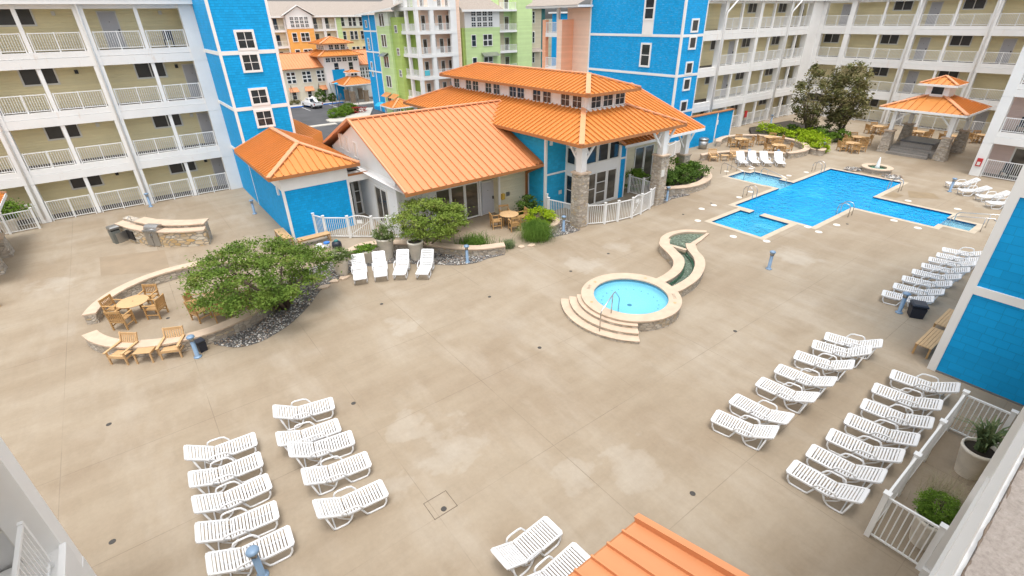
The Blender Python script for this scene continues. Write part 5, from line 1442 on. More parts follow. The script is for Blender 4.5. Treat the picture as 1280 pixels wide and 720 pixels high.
fence([(7.2, 28.5), (7.5, 27.7), (8.55, 26.8), (9.6, 25.9), (10.35, 25.4), (10.8, 24.75)], 'white arched gate and fence between the blue pool house and the clubhouse gable', 1.2, (2,))
fence([(19.75, 22.6), (19.35, 22.0), (19.85, 20.3)], 'short white fence from the blue clubhouse wall to the nearer stone pier', 1.2)
fence([(20.3, 19.65), (21.3, 19.12), (22.2, 18.9), (23.3, 18.75), (24.25, 18.85), (25.4, 19.1), (26.3, 19.45)], 'curved white fence with a gate between the two stone piers', 1.2, (3,))
fence([(26.95, 22.2), (27.0, 21.0), (26.8, 19.95)], 'white fence behind the stone pier, along the clubhouse entry', 1.2)
fence([(11.25, .0), (11.25, 1.05), (13.1, 1.05), (14.95, 1.05), (16.85, 1.05), (16.85, .0)], 'white patio fence boxing in two planters at the lower right', 1.34)
fence([(-8.6, 40.3), (-7.2, 40.4), (-5.85, 40.5)], 'white fence at the left edge before the left wing, with a plant behind', 1.2)
fence([(33.0, 25.6), (34.6, 25.8), (36.2, 26.1), (37.8, 26.5), (40.4, 27.2)], 'white fence between the clubhouse and the low blue screen wall', 1.2)

def gazebo():
    x0, x1, y0, y1 = 53.2, 57.6, 11.6, 15.7
    r = thing('spa_gazebo', 'open gazebo with an orange hipped metal roof and little cupola over a covered spa', 'gazebo', (55.4, 13.65, 0))
    for x in (x0, x1):
        for y in (y0, y1):
            mb = MB(); mb.lathe([(.62, 0), (.42, 1.78)], (x, y, 0), 4, smooth=False, a0=pi/4); p = mb.build('stone_pier', M['stone'], r)
            mb = MB(); mb.box(x - .38, x + .38, y - .38, y + .38, 1.781, 1.88); mb.build('pier_cap', M['coping'], p)
            mb = MB(); mb.box(x - .14, x + .14, y - .14, y + .14, 1.881, 3.6); mb.build('post', M['white'], r)
            sx = 1 if x == x0 else -1; sy = 1 if y == y0 else -1
            mb = MB(); mb.bar((x, y, 2.5), (x + sx * 1.0, y, 3.5), .1, .12); mb.bar((x, y, 2.5), (x, y + sy * 1.0, 3.5), .1, .12); mb.build('brace', M['white'], r)
    mb = MB(); mb.box(x0 - .1, x1 + .1, y0 - .12, y0 + .12, 3.4, 3.62); mb.box(x0 - .1, x1 + .1, y1 - .12, y1 + .12, 3.4, 3.62); mb.box(x0 - .12, x0 + .12, y0 + .12, y1 - .12, 3.4, 3.62); mb.box(x1 - .12, x1 + .12, y0 + .12, y1 - .12, 3.4, 3.62); mb.build('beam', M['white'], r)
    hip_roof(r, 52.3, 58.5, 10.75, 16.75, 3.72, .40, 'x', (True, True), .5, fascia='white', cap=.3)
    mb = MB(); mb.box(54.6, 56.2, 12.95, 14.55, 4.3, 5.62); mb.build('cupola_wall', M['white'], r)
    W = Wall('y', 54.6); window(r, W, 13.75, 4.75, .95, .72, 1, 1, d=-.01, frame=.08, mat='white')
    hip_roof(r, 54.1, 56.7, 12.45, 15.05, 5.6, .42, 'x', (True, True), .45, fascia='white', cap=.2)
    d = thing('spa_deck', 'weathered grey timber deck with two steps under the gazebo', 'deck', (55.4, 13.65, 0))
    mb = MB(); mb.box(53.25, 57.3, 11.95, 15.35, 0, .58); mb.build('platform', M['decking'], d)
    mb = MB(); mb.box(52.9, 53.245, 12.4, 15.2, 0, .40); mb.build('step', M['decking'], d); mb = MB(); mb.box(52.5, 52.895, 12.3, 15.3, 0, .2); mb.build('step', M['decking'], d)
    c = thing('square_spa', 'square spa with a shiny dark grey cover on the timber deck', 'spa', (54.9, 13.6, .58))
    mb = MB(); mb.box(53.7, 56.1, 12.5, 14.8, .58, .98); mb.build('shell', M['decking'], c)
    mb = MB(); mb.box(53.6, 56.2, 12.4, 14.9, .985, 1.10); mb.build('cover', M['cover'], c, bevel=.04)
gazebo()

def left_shelter():
    r = thing('shelter', 'corner of an orange-roofed stone shelter at the left edge of the photo', 'shelter', (-8, 36, 0))
    for (x, y) in ((-7.3, 36.5), (-7.4, 33.9)):
        mb = MB(); mb.lathe([(.75, 0), (.62, 1.0)], (x, y, 0), 4, smooth=False, a0=pi/4); p = mb.build('stone_pier', M['stone'], r)
        mb = MB(); mb.box(x - .5, x + .5, y - .5, y + .5, 1.001, 1.08); mb.build('pier_cap', M['coping'], p)
        mb = MB(); mb.box(x - .14, x + .14, y - .14, y + .14, 1.081, 2.6); mb.build('post', M['white'], r)
    hip_roof(r, -12.3, -6.35, 31.5, 39.2, 2.66, .40, 'y', (True, True), .42, fascia='white')
left_shelter()

def phone_tower():   # towels and bucket by the bench
    t = thing('bucket', 'white bucket with a blue rim beside the bench at the pool house', 'bucket', (7.0, 26.15, 0))
    mb = MB(); mb.lathe([(.13, 0), (.16, .34)], (7.0, 26.15, 0), 16); mb.build('body', M['white'], t)
    mb = MB(); mb.lathe([(.168, .30), (.168, .37), (.10, .372)], (7.0, 26.15, 0), 16); mb.build('rim', M['towel_b'], t)
    mb = MB()
    for k in range(5): mb.lathe([(.18 - k * .02, 0), (.22 - k * .02, .07), (.14 - k * .01, .12)], (6.55 + .06 * (k % 3), 26.1 + .09 * (k % 2), k * .07), 9)
    tag(mb.build('towel_heap', M['panel']), 'rumpled white and grey towels heaped left of the bucket', 'towels')
    t = thing('duffel_bag', 'dark bag with a green top right of the white bucket', 'bag', (7.45, 25.9, 0))
    mb = MB(); mb.lathe([(.2, 0), (.27, .15), (.24, .32), (.1, .40)], (7.45, 25.9, 0), 12); mb.build('body', M['dark'], t)
    mb = MB(); mb.lathe([(.14, .38), (.09, .46), (.03, .48)], (7.45, 25.9, 0), 10); mb.build('top', M['tealdark'], t)
phone_tower()

def balcony_chair(x, y, z, rz, mat, label):
    r = thing('balcony_chair', label, 'chair', (x, y, z), rz)
    mb = MB(); mb.box(-.26, .26, -.24, .26, .40, .46); mb.build('seat', M[mat], r, local=True, bevel=.015)
    mb = MB(); mb.bar((-.0, .26, .46), (0, .36, .98), .52, .05, up=(1, 0, 0)) if False else mb.obox((0, .30, .72), Vector((.26, 0, 0)), Vector((0, .03, .0)), Vector((0, .05, .27))); mb.build('backrest', M[mat], r, local=True, bevel=.015)
    for sx in (-1, 1):
        for sy in (-1, 1):
            mb = MB(); mb.box(sx * .23 - .02, sx * .23 + .02, sy * .21 - .02, sy * .21 + .02, 0, .399); mb.build('leg', M['black'], r, local=True)
balcony_chair(4.15, 42.5, 9.58, pi, 'dark', 'dark navy chair behind the top walkway railing next to the left blue tower')
balcony_chair(50.7, 7.2, 3.24, -pi / 2, 'dark', 'dark chair on the upper pink balcony at the white hotel corner, left one')
balcony_chair(50.7, 6.2, 3.24, -pi / 2, 'dark', 'dark chair on the upper pink balcony at the white hotel corner, right one')
balcony_chair(50.7, 7.0, .02, -pi / 2, 'dark', 'dark chair behind the ground floor railing of the white hotel corner')
# ------------------------------------------------------------------ plants
def leaf_cloud(mb, c, rad, n, size, clumps=40, spread=.22, shell=.55, flat=.4, rng=random, m=0, zmin=None):
    """n leaf-shaped faces in clumps through an ellipsoid: uneven outline, gaps between clumps"""
    cs = []
    for _ in range(clumps):
        while True:
            v = Vector((rng.uniform(-1, 1), rng.uniform(-1, 1), rng.uniform(-1, 1)))
            if 0.05 < v.length < 1: break
        k = v.length; v = v / k * (shell + (1 - shell) * k)
        cs.append((v, rng.uniform(.6, 1.35)))
    for i in range(n):
        v, s = cs[rng.randrange(clumps)]
        p = Vector((c[0] + (v.x + rng.gauss(0, spread * s)) * rad[0], c[1] + (v.y + rng.gauss(0, spread * s)) * rad[1], c[2] + (v.z + rng.gauss(0, spread * s * .55)) * rad[2]))
        if zmin is not None and p.z < zmin: p.z = zmin + rng.random() * .1
        nrm = Vector((rng.gauss(0, 1), rng.gauss(0, 1), rng.gauss(0, 1) + 1.0 / max(.2, flat) * .6)).normalized()
        a = nrm.orthogonal().normalized(); a = (Matrix.Rotation(rng.uniform(0, 2 * pi), 3, nrm) @ a); b = nrm.cross(a)
        l = size * rng.uniform(.6, 1.4); w_ = l * rng.uniform(.35, .6)
        mb.poly([p - a * l, p + b * w_, p + a * l, p - b * w_], m)

def limbs(mb, base, tips, r0, rng, bend=.25):
    for t in tips:
        b = Vector(base); e = Vector(t); m1 = b.lerp(e, .4) + Vector((rng.uniform(-bend, bend), rng.uniform(-bend, bend), rng.uniform(0, bend)))
        m2 = b.lerp(e, .72) + Vector((rng.uniform(-bend, bend) * .6, rng.uniform(-bend, bend) * .6, rng.uniform(0, bend) * .5))
        mb.tube([b, m1, m2, e], [r0, r0 * .62, r0 * .4, r0 * .16], 6)
        for _ in range(3):
            q = m1.lerp(e, rng.uniform(.2, .8)); mb.tube([q, q + Vector((rng.uniform(-.5, .5), rng.uniform(-.5, .5), rng.uniform(.0, .35)))], [r0 * .3, r0 * .1], 5)

def tree(name, label, base, c, rad, n, size, mat, clumps=60, r0=.08, group=None, seed=1, spread=.2, nl=7, shell=.5, flat=.4, cat='tree'):
    rng = random.Random(seed); r = thing(name, label, cat, base, 0, group)
    mb = MB(); tips = []
    for i in range(nl):
        q = 2 * pi * i / nl + rng.uniform(-.3, .3); k = rng.uniform(.45, .8)
        tips.append((c[0] + rad[0] * k * cos(q), c[1] + rad[1] * k * sin(q), c[2] + rad[2] * rng.uniform(-.1, .5)))
    limbs(mb, base, tips, r0, rng); mb.build('trunk', M['bark'], r)
    mb = MB(); leaf_cloud(mb, c, rad, n, size, clumps, spread, shell, flat, rng); mb.build('crown', M[mat], r, fix=False)
    return r
tree('maple_tree', 'low spreading green maple over the gravel bed by the left seat circle', (3.3, 20.8, 0), (2.7, 21.1, 1.85), (2.7, 2.9, .92), 21000, .06, 'leaf_maple', 115, .085, seed=3, spread=.105, nl=12, shell=.4)
tree('maple_tree', 'green maple above the cream planters in front of the clubhouse gable', (11.0, 22.6, 0), (11.3, 22.2, 1.8), (1.85, 1.85, .92), 13000, .062, 'leaf_maple2', 90, .07, seed=11, spread=.12, shell=.42)
tree('bronze_tree', 'bronze-green tree on the left of the pair in the lime shrub bed', (53.6, 22.6, .3), (53.9, 22.9, 4.0), (1.75, 1.9, 2.9), 4200, .13, 'leaf_olive', 75, .10, seed=5, spread=.12, shell=.35, group='bronze trees in the far bed')
tree('bronze_tree', 'denser bronze-green tree on the right of the pair in the lime shrub bed', (55.0, 20.3, .3), (55.2, 20.5, 3.9), (1.9, 1.9, 2.75), 6500, .13, 'leaf_olive', 85, .10, seed=8, spread=.13, shell=.3, group='bronze trees in the far bed')

def shrub(label, c, rad, n, size, mat, seed=1, clumps=26, name='shrub', spread=.2, group=None, cat='shrub'):
    rng = random.Random(seed); r = thing(name, label, cat, (c[0], c[1], max(0, c[2] - rad[2])), 0, group)
    mb = MB()
    for _ in range(6):
        q = rng.uniform(0, 2 * pi); mb.tube([(c[0], c[1], max(0, c[2] - rad[2])), (c[0] + rad[0] * .6 * cos(q), c[1] + rad[1] * .6 * sin(q), c[2] + rad[2] * .4)], [.025, .01], 5)
    mb.build('stems', M['bark'], r)
    mb = MB(); leaf_cloud(mb, c, rad, n, size, clumps, spread, .45, .5, rng); mb.build('foliage', M[mat], r, fix=False)
    return r
def blades(label, c, n, L, mat, seed=1, spread=.25, droop=.5, w_=.012, name='ornamental_grass', cat='grass clump'):
    rng = random.Random(seed); mb = MB()
    for _ in range(n):
        q = rng.uniform(0, 2 * pi); b = Vector((c[0] + rng.gauss(0, spread), c[1] + rng.gauss(0, spread), c[2])); l = L * rng.uniform(.6, 1.1); k = rng.uniform(.25, 1.0)
        d = Vector((cos(q), sin(q), 0)); pr = b; s = Vector((-d.y, d.x, 0)) * w_
        pts = [b, b + d * l * .2 * k + Vector((0, 0, l * .5)), b + d * l * .5 * k + Vector((0, 0, l * (.85 - droop * .3 * k))), b + d * l * .9 * k + Vector((0, 0, l * (.95 - droop * .9 * k)))]
        for i in range(3):
            s0 = s * (1 - i * .28); s1 = s * (1 - (i + 1) * .28)
            mb.poly([pts[i] - s0, pts[i] + s0, pts[i+1] + s1, pts[i+1] - s1])
    o = mb.build(name, M[mat], fix=False); return tag(o, label, cat)

# far bed of lime shrubs, each its own bush
for i, (x, y, s, mt, wd) in enumerate([(48.6, 19.4, .85, 'leaf_lime', 'nearest the stone wall corner'), (49.9, 20.6, 1.0, 'leaf_lime', 'front middle of the bed'), (51.2, 22.3, 1.05, 'leaf_lime', 'left, against the far seat wall'), (51.6, 24.2, 1.0, 'leaf_lime', 'farther left behind the seat wall'), (52.2, 26.0, 1.0, 'leaf_lime', 'farthest left in the bed'), (51.6, 20.9, .95, 'leaf_lime', 'right of centre in the bed'), (53.2, 20.9, .95, 'leaf_mid', 'under the denser bronze tree'), (54.4, 20.0, .9, 'leaf_mid', 'at the right end of the bed'), (53.4, 24.0, .95, 'leaf_dark', 'dark one under the left bronze tree'), (55.3, 21.8, .95, 'leaf_dark', 'dark one behind the denser bronze tree'), (52.6, 22.4, .9, 'leaf_lime', 'between the two bronze trees'), (50.6, 21.2, .8, 'leaf_lime', 'against the inner curve of the seat wall')]):
    shrub('rounded %s shrub in the far bed, %s' % ({'leaf_lime': 'lime green', 'leaf_mid': 'green', 'leaf_dark': 'dark green'}[mt], wd), (x, y, .55), (s, s, .62), 1500, .085, mt, 20 + i, group='shrubs in the far bed')
# planter bed by the pier
for i, (x, y, s, h, wd, mt) in enumerate([(30.6, 20.7, 1.0, .75, 'left front', 'leaf_dark'), (32.4, 20.9, .95, .7, 'right front', 'leaf_dark'), (31.9, 22.2, .95, .9, 'back, brighter green', 'leaf_mid'), (29.5, 21.3, .7, .6, 'smallest, leftmost', 'leaf_dark'), (33.3, 21.6, .7, .7, 'farthest right', 'leaf_mid')]):
    shrub('leafy shrub in the curved planter beside the stone pier, %s' % wd, (x, y, .75), (s, s, h), 2000, .075, mt, 40 + i, group='shrubs in the curved pier planter')
shrub('dark leafy shrub in front of cream siding, behind the curved fence', (27.7, 22.2, .7), (.9, .7, .75), 1800, .075, 'leaf_mid', 47)
# round lime planter and grass
def round_planter():
    r = thing('stone_planter', 'half-round stone planter holding a lime shrub by the short white fence', 'planter', (18.0, 20.8, 0))
    mb = MB(); mb.ribbon(arc(18.0, 20.9, .62, -150, 80, 20), arc(18.0, 20.9, .95, -150, 80, 20), 0, .42); mb.build('stone_wall', M['stone'], r)
    mb = MB(); mb.ribbon(arc(18.0, 20.9, .58, -151, 81, 20), arc(18.0, 20.9, .99, -151, 81, 20), .421, .49); mb.build('coping', M['coping'], r)
    mb = MB(); mb.lathe([(.64, 0), (.64, .36), (.01, .365)], (18.0, 20.9, 0), 20); mb.build('soil', M['soil'], r)
round_planter()
shrub('bright lime green rounded shrub in the half-round stone planter', (17.9, 21.0, .72), (.72, .75, .5), 3000, .06, 'leaf_lime', 52, 20)
shrub('dark green arching shrub against the cream clubhouse wall by the downspout', (18.6, 23.1, .6), (.75, .65, .7), 2200, .07, 'leaf_dark', 53)
blades('big round clump of green ornamental grass by the lime shrub planter', (16.75, 20.0, 0), 2600, 1.3, 'grass', 54, .26, .95, .010)
blades('small pale-striped grass clump at the end of the low curved wall', (14.75, 20.0, 0), 320, .5, 'agave', 55, .16, .5)
blades('strappy green plants behind the low curved wall, near the chairs', (13.4, 21.3, 0), 700, .7, 'grass', 56, .38, .6, .014)

# pots and what grows in them
def pot(x, y, r0, h, label, group='tapered cream planters'):
    r = thing('planter_pot', label, 'planter', (x, y, 0), 0, group)
    mb = MB(); mb.lathe([(r0 * .66, 0), (r0 * .97, h - .10), (r0, h - .09), (r0, h), (r0 * .88, h), (r0 * .86, h - .08)], (0, 0, 0), 28, cap=False); mb.poly([(r0 * .66 * cos(-k * pi / 8), r0 * .66 * sin(-k * pi / 8), .0) for k in range(16)])
    mb.build('pot', M['pot'], r, local=True, fix=False)
    mb = MB(); mb.lathe([(r0 * .87, h - .085), (.01, h - .07)], (0, 0, 0), 20, cap=False); mb.build('soil', M['soil'], r, local=True, fix=False)
pot(6.5, 22.6, .42, .95, 'tapered cream planter left of the first lounger, by the maple')
pot(8.05, 23.1, .42, .72, 'tapered cream planter tilting behind the first two loungers')
pot(9.05, 22.95, .46, 1.15, 'tall tapered cream planter holding a flowering shrub behind the second lounger')
pot(10.2, 21.85, .42, 1.0, 'tapered cream planter under the small maple, behind the fourth lounger')
pot(12.05, .20, .36, .85, 'tapered cream planter with a round green shrub inside the patio fence')
pot(15.35, .18, .40, .92, 'tapered cream planter with a spiky plant inside the patio fence')
shrub('trailing variegated plant in the cream planter by the maple', (6.5, 22.6, 1.05), (.55, .55, .28), 1500, .055, 'leaf_white', 61)
shrub('low straggly plant in the tilting cream planter', (7.9, 23.0, .8), (.6, .35, .2), 900, .055, 'leaf_mid', 62)
shrub('white-flowering green shrub in the tall cream planter', (9.05, 22.95, 1.42), (.5, .5, .38), 1700, .055, 'leaf_white', 63)
shrub('round glossy green shrub in the cream planter inside the patio fence', (12.16, .22, 1.08), (.43, .40, .28), 9000, .022, 'leaf_mid', 64, 70, spread=.13)
blades('dry pale flower stalks rising behind the round shrub inside the patio fence', (12.75, .22, .7), 420, .68, 'dry', 65, .22, .1, .004, 'dry_flowers', 'dry flowers')
blades('spiky striped yucca in the far cream planter inside the patio fence', (15.35, .18, .86), 110, .82, 'agave', 66, .04, .12, .050, 'yucca', 'yucca')
pot(-7.2, 41.0, .5, .8, 'cream planter behind the fence at the left edge of the photo')
shrub('green fern-like plant behind the fence at the left edge of the photo', (-7.2, 41.0, 1.3), (.95, .5, .55), 1400, .08, 'leaf_mid', 67)

# gravel beds: loose pebbles one could not count
def pebbles(name, poly, n, mat='gravel_bed', seed=1, s=.035, cols=None):
    rng = random.Random(seed); mb = MB(); xs = [p[0] for p in poly]; ys = [p[1] for p in poly]
    def inside(x, y):
        c = False
        for i in range(len(poly)):
            (a, b), (d, e) = poly[i], poly[i-1]
            if (b > y) != (e > y) and x < (d - a) * (y - b) / (e - b) + a: c = not c
        return c
    k = 0
    while k < n:
        x, y = rng.uniform(min(xs), max(xs)), rng.uniform(min(ys), max(ys))
        if not inside(x, y): continue
        k += 1; r_ = s * rng.uniform(.5, 1.5); h = r_ * rng.uniform(.5, .8); q = rng.uniform(0, pi); m = rng.choice((0, 0, 1, 2, 3, 3))
        a = Vector((cos(q), sin(q), 0)) * r_; b = Vector((-sin(q), cos(q), 0)) * r_ * rng.uniform(.5, .9); p = Vector((x, y, .012 + h * .4)); u = Vector((0, 0, h))
        for (c, d) in ((a, b), (b, -a), (-a, -b), (-b, a)): mb.poly([p + c, p + d, p + u], m)
    o = mb.build(name, [M['gr0'], M['gr1'], M['gr2'], M['gr3']], fix=False); tag(o, kind='stuff')
M['gr0'] = plain('grey_pebble', (.24, .23, .22), .8, var=.2); M['gr1'] = plain('pale_pebble', (.55, .53, .49), .8, var=.2)
M['gr2'] = plain('brown_pebble', (.28, .20, .14), .8, var=.2); M['gr3'] = plain('dark_pebble', (.09, .085, .085), .7, var=.2)
g1 = [(.38, 19.95), (.66, 19.35), (1.16, 18.92), (1.8, 18.85), (2.44, 19.07), (3.23, 19.55), (4.22, 20.5), (5.08, 21.56), (5.9, 22.07), (7.0, 22.6), (7.9, 23.7), (7.4, 23.9), (6.2, 24.3), (4.6, 24.2), (4.0, 23.2), (3.6, 21.8), (2.8, 20.9), (1.7, 20.2)]
g2 = [(7.4, 23.7), (7.9, 22.5), (9.0, 22.1), (10.1, 21.0), (10.7, 20.5), (11.36, 19.86), (12.3, 19.46), (13.04, 19.5), (14.1, 19.37), (13.0, 20.0), (12.1, 20.75), (11.35, 21.7), (10.4, 22.85), (9.6, 23.6), (8.9, 24.1), (8.2, 24.2)]
g3 = [(17.3, 19.6), (18.3, 19.35), (19.5, 19.3), (19.45, 19.9), (19.7, 20.5), (19.4, 21.6), (18.9, 21.8), (18.7, 20.5), (17.8, 19.9)]
g4 = [(27.0, 19.2), (28.2, 19.4), (29.8, 19.15), (29.6, 19.5), (28.6, 19.95), (27.9, 20.4), (27.1, 20.2)]
g5 = [(44.25, 14.6), (44.3, 15.3), (45.2, 15.35), (45.6, 14.6), (44.85, 14.3)]
g1, g2, g3, g4 = (smooth(q, 3, True) for q in (g1, g2, g3, g4))
for i, (g, n) in enumerate(((g1, 5200), (g2, 4200), (g3, 1100), (g4, 700), (g5, 500))):
    mb = MB(); mb.poly([(x, y, .005) for x, y in g]); tag(mb.build('gravel_bed', M['gravel_bed']), kind='structure')
    pebbles('gravel', g, n, seed=70 + i, s=.04 if i < 4 else .10)
pebbles('gravel', [(44.2, 11.7), (44.2, 12.6), (44.8, 12.75), (45.5, 12.4), (45.4, 11.6)], 160, seed=78, s=.10)
# flat edging stones beside the planters
for i, (x, y, wd) in enumerate([(5.3, 21.75, 'left of the first cream planter'), (5.9, 22.0, 'right beside the first cream planter'), (6.4, 22.05, 'before the first cream planter'), (15.3, 19.55, 'left of the big grass clump'), (15.9, 19.35, 'in front of the big grass clump')]):
    mb = MB(); rng = random.Random(i); mb.prism([(x + (.22 + rng.uniform(-.05, .1)) * cos(k), y + (.18 + rng.uniform(-.05, .1)) * sin(k)) for k in (0, 1, 2, 3, 4, 5)], .0, .07)
    tag(mb.build('flat_stone', M['coping'], bevel=.01), 'flat tan edging stone %s' % wd, 'stone', 'flat edging stones')
# ------------------------------------------------------------------ street side: lobby, porte-cochere, far hotel blocks, truck
def far_hotel():
    r = thing('hotel_block', 'far hotel block with a grey-brown roof, white balconies and an orange gabled bay', 'hotel block', (42, 124, -3.7))
    Y = 124
    walls(r, 'yellow_wall', (20, 58, Y, Y + 12, -3.7, 11.7))
    mb = MB(); mb.poly([(18, Y - .8, 11.75), (60, Y - .8, 11.75), (60, Y + 8, 14.75), (18, Y + 8, 14.75)]); mb.box(18, 60, Y - .85, Y - .6, 11.45, 11.76); mb.build('roof', M['grey_roof'], r, fix=False)
    mb = MB(); mb.box(18, 60, Y - .9, Y - .86, 11.5, 11.85); mb.build('eave_trim', M['white'], r)
    W = Wall('x', Y)
    # recessed balconies
    for t0, t1 in ((27.5, 29.5), (31.5, 33.7), (39.8, 41.8), (42.4, 44.6)):
        for z in (6.2, 9.25, 3.0, -.2):
            mb = MB(); mb.box(t0, t1, Y - .06, Y + .02, z, z + 2.35); o = mb.build('balcony_recess', M['tan_wall'], r)
            mb = MB(); mb.box(t0 + .2, t0 + .95, Y - .09, Y - .06, z, z + 2.1); mb.build('glass_door', M['pane'], o)
            put('railing', rail_mesh(t1 - t0, .95, gap=.16), r, W.pt((t0 + t1) / 2, -.55, z) - root_loc(r))
            mb = MB(); mb.box(t0 - .2, t1 + .2, Y - .6, Y + .05, z - .45, z - .02); mb.build('balcony_slab', M['white'], r)
        for t in (t0 - .25, t1 + .05):
            mb = MB(); mb.box(t, t + .25, Y - .55, Y, -3.7, 11.6); mb.build('post', M['white'], r)
    # orange gabled bay
    walls(r, 'orange_wall', (34.0, 39.5, Y - 1.2, Y, -3.7, 9.4)); walls(r, 'white', (34.05, 39.45, Y - 1.25, Y, 9.4, 11.9), name='gable_front')
    mb = MB()
    for y in (Y - 1.25, Y + 4): mb.poly([(34.05, y, 11.9), (39.45, y, 11.9), (36.75, y, 13.55)])
    mb.build('gable_front', M['white'], r, fix=False)
    mb = MB(); mb.bar((33.3, Y - 1.4, 11.85), (36.75, Y - 1.4, 13.75), .4, .16); mb.bar((36.75, Y - 1.4, 13.75), (40.2, Y - 1.4, 11.85), .4, .16); mb.build('gable_trim', M['white'], r)
    mb = MB(); mb.poly([(33.3, Y - 1.5, 11.85), (36.75, Y - 1.5, 13.75), (36.75, Y + 5, 13.75), (33.3, Y + 5, 11.85)]); mb.poly([(40.2, Y - 1.5, 11.85), (36.75, Y - 1.5, 13.75), (36.75, Y + 5, 13.75), (40.2, Y + 5, 11.85)]); mb.build('gable_roof', M['grey_roof'], r, fix=False)
    O = Wall('x', Y - 1.25)
    for i in range(4):
        for j in range(3): window(r, O, 35.2 + i * 1.0, 9.7 + j * .68, .78, .58, 2, 2, d=-.02, frame=.05, mat='white')
    O2 = Wall('x', Y - 1.2)
    for z in (6.9, 3.7, .4):
        window(r, O2, 35.2, z, 1.1, 1.8, 1, 2, d=-.02, frame=.12, mat='white'); window(r, O2, 37.4, z, 1.9, 1.8, 2, 2, d=-.02, frame=.12, mat='white', mull=.06)
    walls(r, 'green_wall', (44.7, 46.1, Y - .3, Y, -3.7, 11.5)); walls(r, 'mint_wall', (46.1, 52, Y - .2, Y, 9.3, 11.5))
    W2 = Wall('x', Y - .2)
    for z, h in ((6.9, 1.8), (3.7, 1.8), (9.6, 1.9), (.4, 1.8)):
        for t in (46.5, 48.2, 49.2, 50.7, 51.6): window(r, W2, t, z, .85, h, 1, 2, d=-.02, frame=.08, mat='white')
far_hotel()

def lobby():
    r = thing('lobby_building', 'cream hotel lobby with orange metal roofs and a windowed cupola across the car park', 'lobby', (36, 109.5, -3.7))
    Y = 109.5
    walls(r, 'lobby_wall', (18, 37.2, Y, Y + 9, -3.7, 2.9)); walls(r, 'white', (35.6, 42.7, Y - 1.4, Y + 7, -3.7, 4.7), (42.7, 47, Y, Y + 7, -3.7, 2.9))
    walls(r, 'blue', (36.9, 39.4, Y - 1.5, Y - 1.35, -3.55, 2.2))
    hip_roof(r, 16, 37.0, Y - .6, Y + 9.5, 2.75, .5, 'x', (False, False), .55, mat='roof_pale', cap=.3)
    hip_roof(r, 42.7, 48, Y - .6, Y + 9.5, 2.75, .5, 'x', (False, False), .55, mat='roof_pale', cap=.3)
    hip_roof(r, 34.4, 43.6, Y - 2.3, Y + 8, 4.75, .36, 'x', (True, True), .5, cap=.35)
    walls(r, 'white', (36.7, 41.4, Y + .2, Y + 5.2, 5.2, 6.85), name='cupola_wall')
    hip_roof(r, 35.6, 42.4, Y - .8, Y + 6.2, 6.9, .32, 'x', (True, True), .5, cap=.35)
    W = Wall('x', Y); T = Wall('x', Y - 1.4); Cw = Wall('x', Y + .2); CL = Wall('y', 36.7)
    for t in (23.0, 26.1, 29.15, 32.15, 35.0): window(r, W, t, .1, 1.75, 2.1, 2, 3, d=-.02, frame=.1, mat='white', mull=.12)
    for t in (22.8, 26.0, 29.1, 32.1, 35.0):
        window(r, W, t, -2.9, .95, 1.6, 1, 2, d=-.02, frame=.1, mat='white')
        mb = MB(); mb.poly([(t - .95, Y - .75, -1.35), (t + .95, Y - .75, -1.35), (t + .8, Y, -.6), (t - .8, Y, -.6)]); mb.poly([(t - .95, Y - .75, -1.42), (t + .95, Y - .75, -1.42), (t + .95, Y - .75, -1.35), (t - .95, Y - .75, -1.35)]); mb.build('awning', M['roof_pale'], r, fix=False)
    for i in range(6): window(r, T, 36.4 + i * 1.12, 3.55, .95, .85, 2, 2, d=-.02, frame=.07, mat='white')
    for t in (37.9, 40.9): window(r, T, t, 1.75, 1.0, 1.7, 1, 2, d=-.02, frame=.07, mat='white')
    for t in (38.0, 39.2, 40.4): window(r, Cw, t, 5.7, .95, .95, 2, 2, d=-.02, frame=.07, mat='white')
    for t in (Y + .9, Y + 1.9, Y + 2.9, Y + 3.9): window(r, CL, t, 5.7, .8, .9, 2, 2, d=-.02, frame=.07, mat='white')
    for t in (43.7, 44.9): window(r, W, t, .1, 1.0, 2.1, 2, 3, d=-.02, frame=.1, mat='white', mull=.1)
lobby()
def porte():
    r = thing('entrance_canopy', 'orange-roofed entrance canopy on brick piers before the lobby', 'canopy', (39.7, 104, -3.7))
    for x, y in ((38.3, 102.8), (41.0, 102.5), (38.4, 106.2), (41.4, 106.4)):
        mb = MB(); mb.box(x - .38, x + .38, y - .38, y + .38, -3.56, -1.6); p = mb.build('brick_pier', M['brickcol'], r)
        mb = MB(); mb.box(x - .45, x + .45, y - .45, y + .45, -1.598, -1.45); mb.build('pier_cap', M['coping'], p)
        mb = MB(); mb.box(x - .16, x + .16, y - .16, y + .16, -1.449, -.1); mb.build('post', M['white'], r)
        mb = MB(); mb.bar((x, y, -1.0), (x + .9, y, -.15), .1, .12); mb.bar((x, y, -1.0), (x - .9, y, -.15), .1, .12); mb.build('brace', M['white'], r)
    mb = MB(); mb.box(37.2, 42.3, 101.8, 107.6, -.5, -.22); mb.build('beam_frame', M['white'], r)
    hip_roof(r, 36.3, 43.0, 101.2, 108.0, -.15, .45, 'x', (True, True), .5, fascia='white', cap=.35)
    mb = MB(); mb.box(38.9, 40.4, 103.9, 105.4, .9, 1.85); mb.build('cupola_wall', M['white'], r)
    W = Wall('x', 103.9)
    for t in (39.3, 40.0): window(r, W, t, 1.2, .55, .5, 1, 1, d=-.02, frame=.05, mat='white')
    hip_roof(r, 38.4, 40.9, 103.4, 105.9, 1.86, .3, 'x', (True, True), .5, fascia='white', cap=.2)
porte()

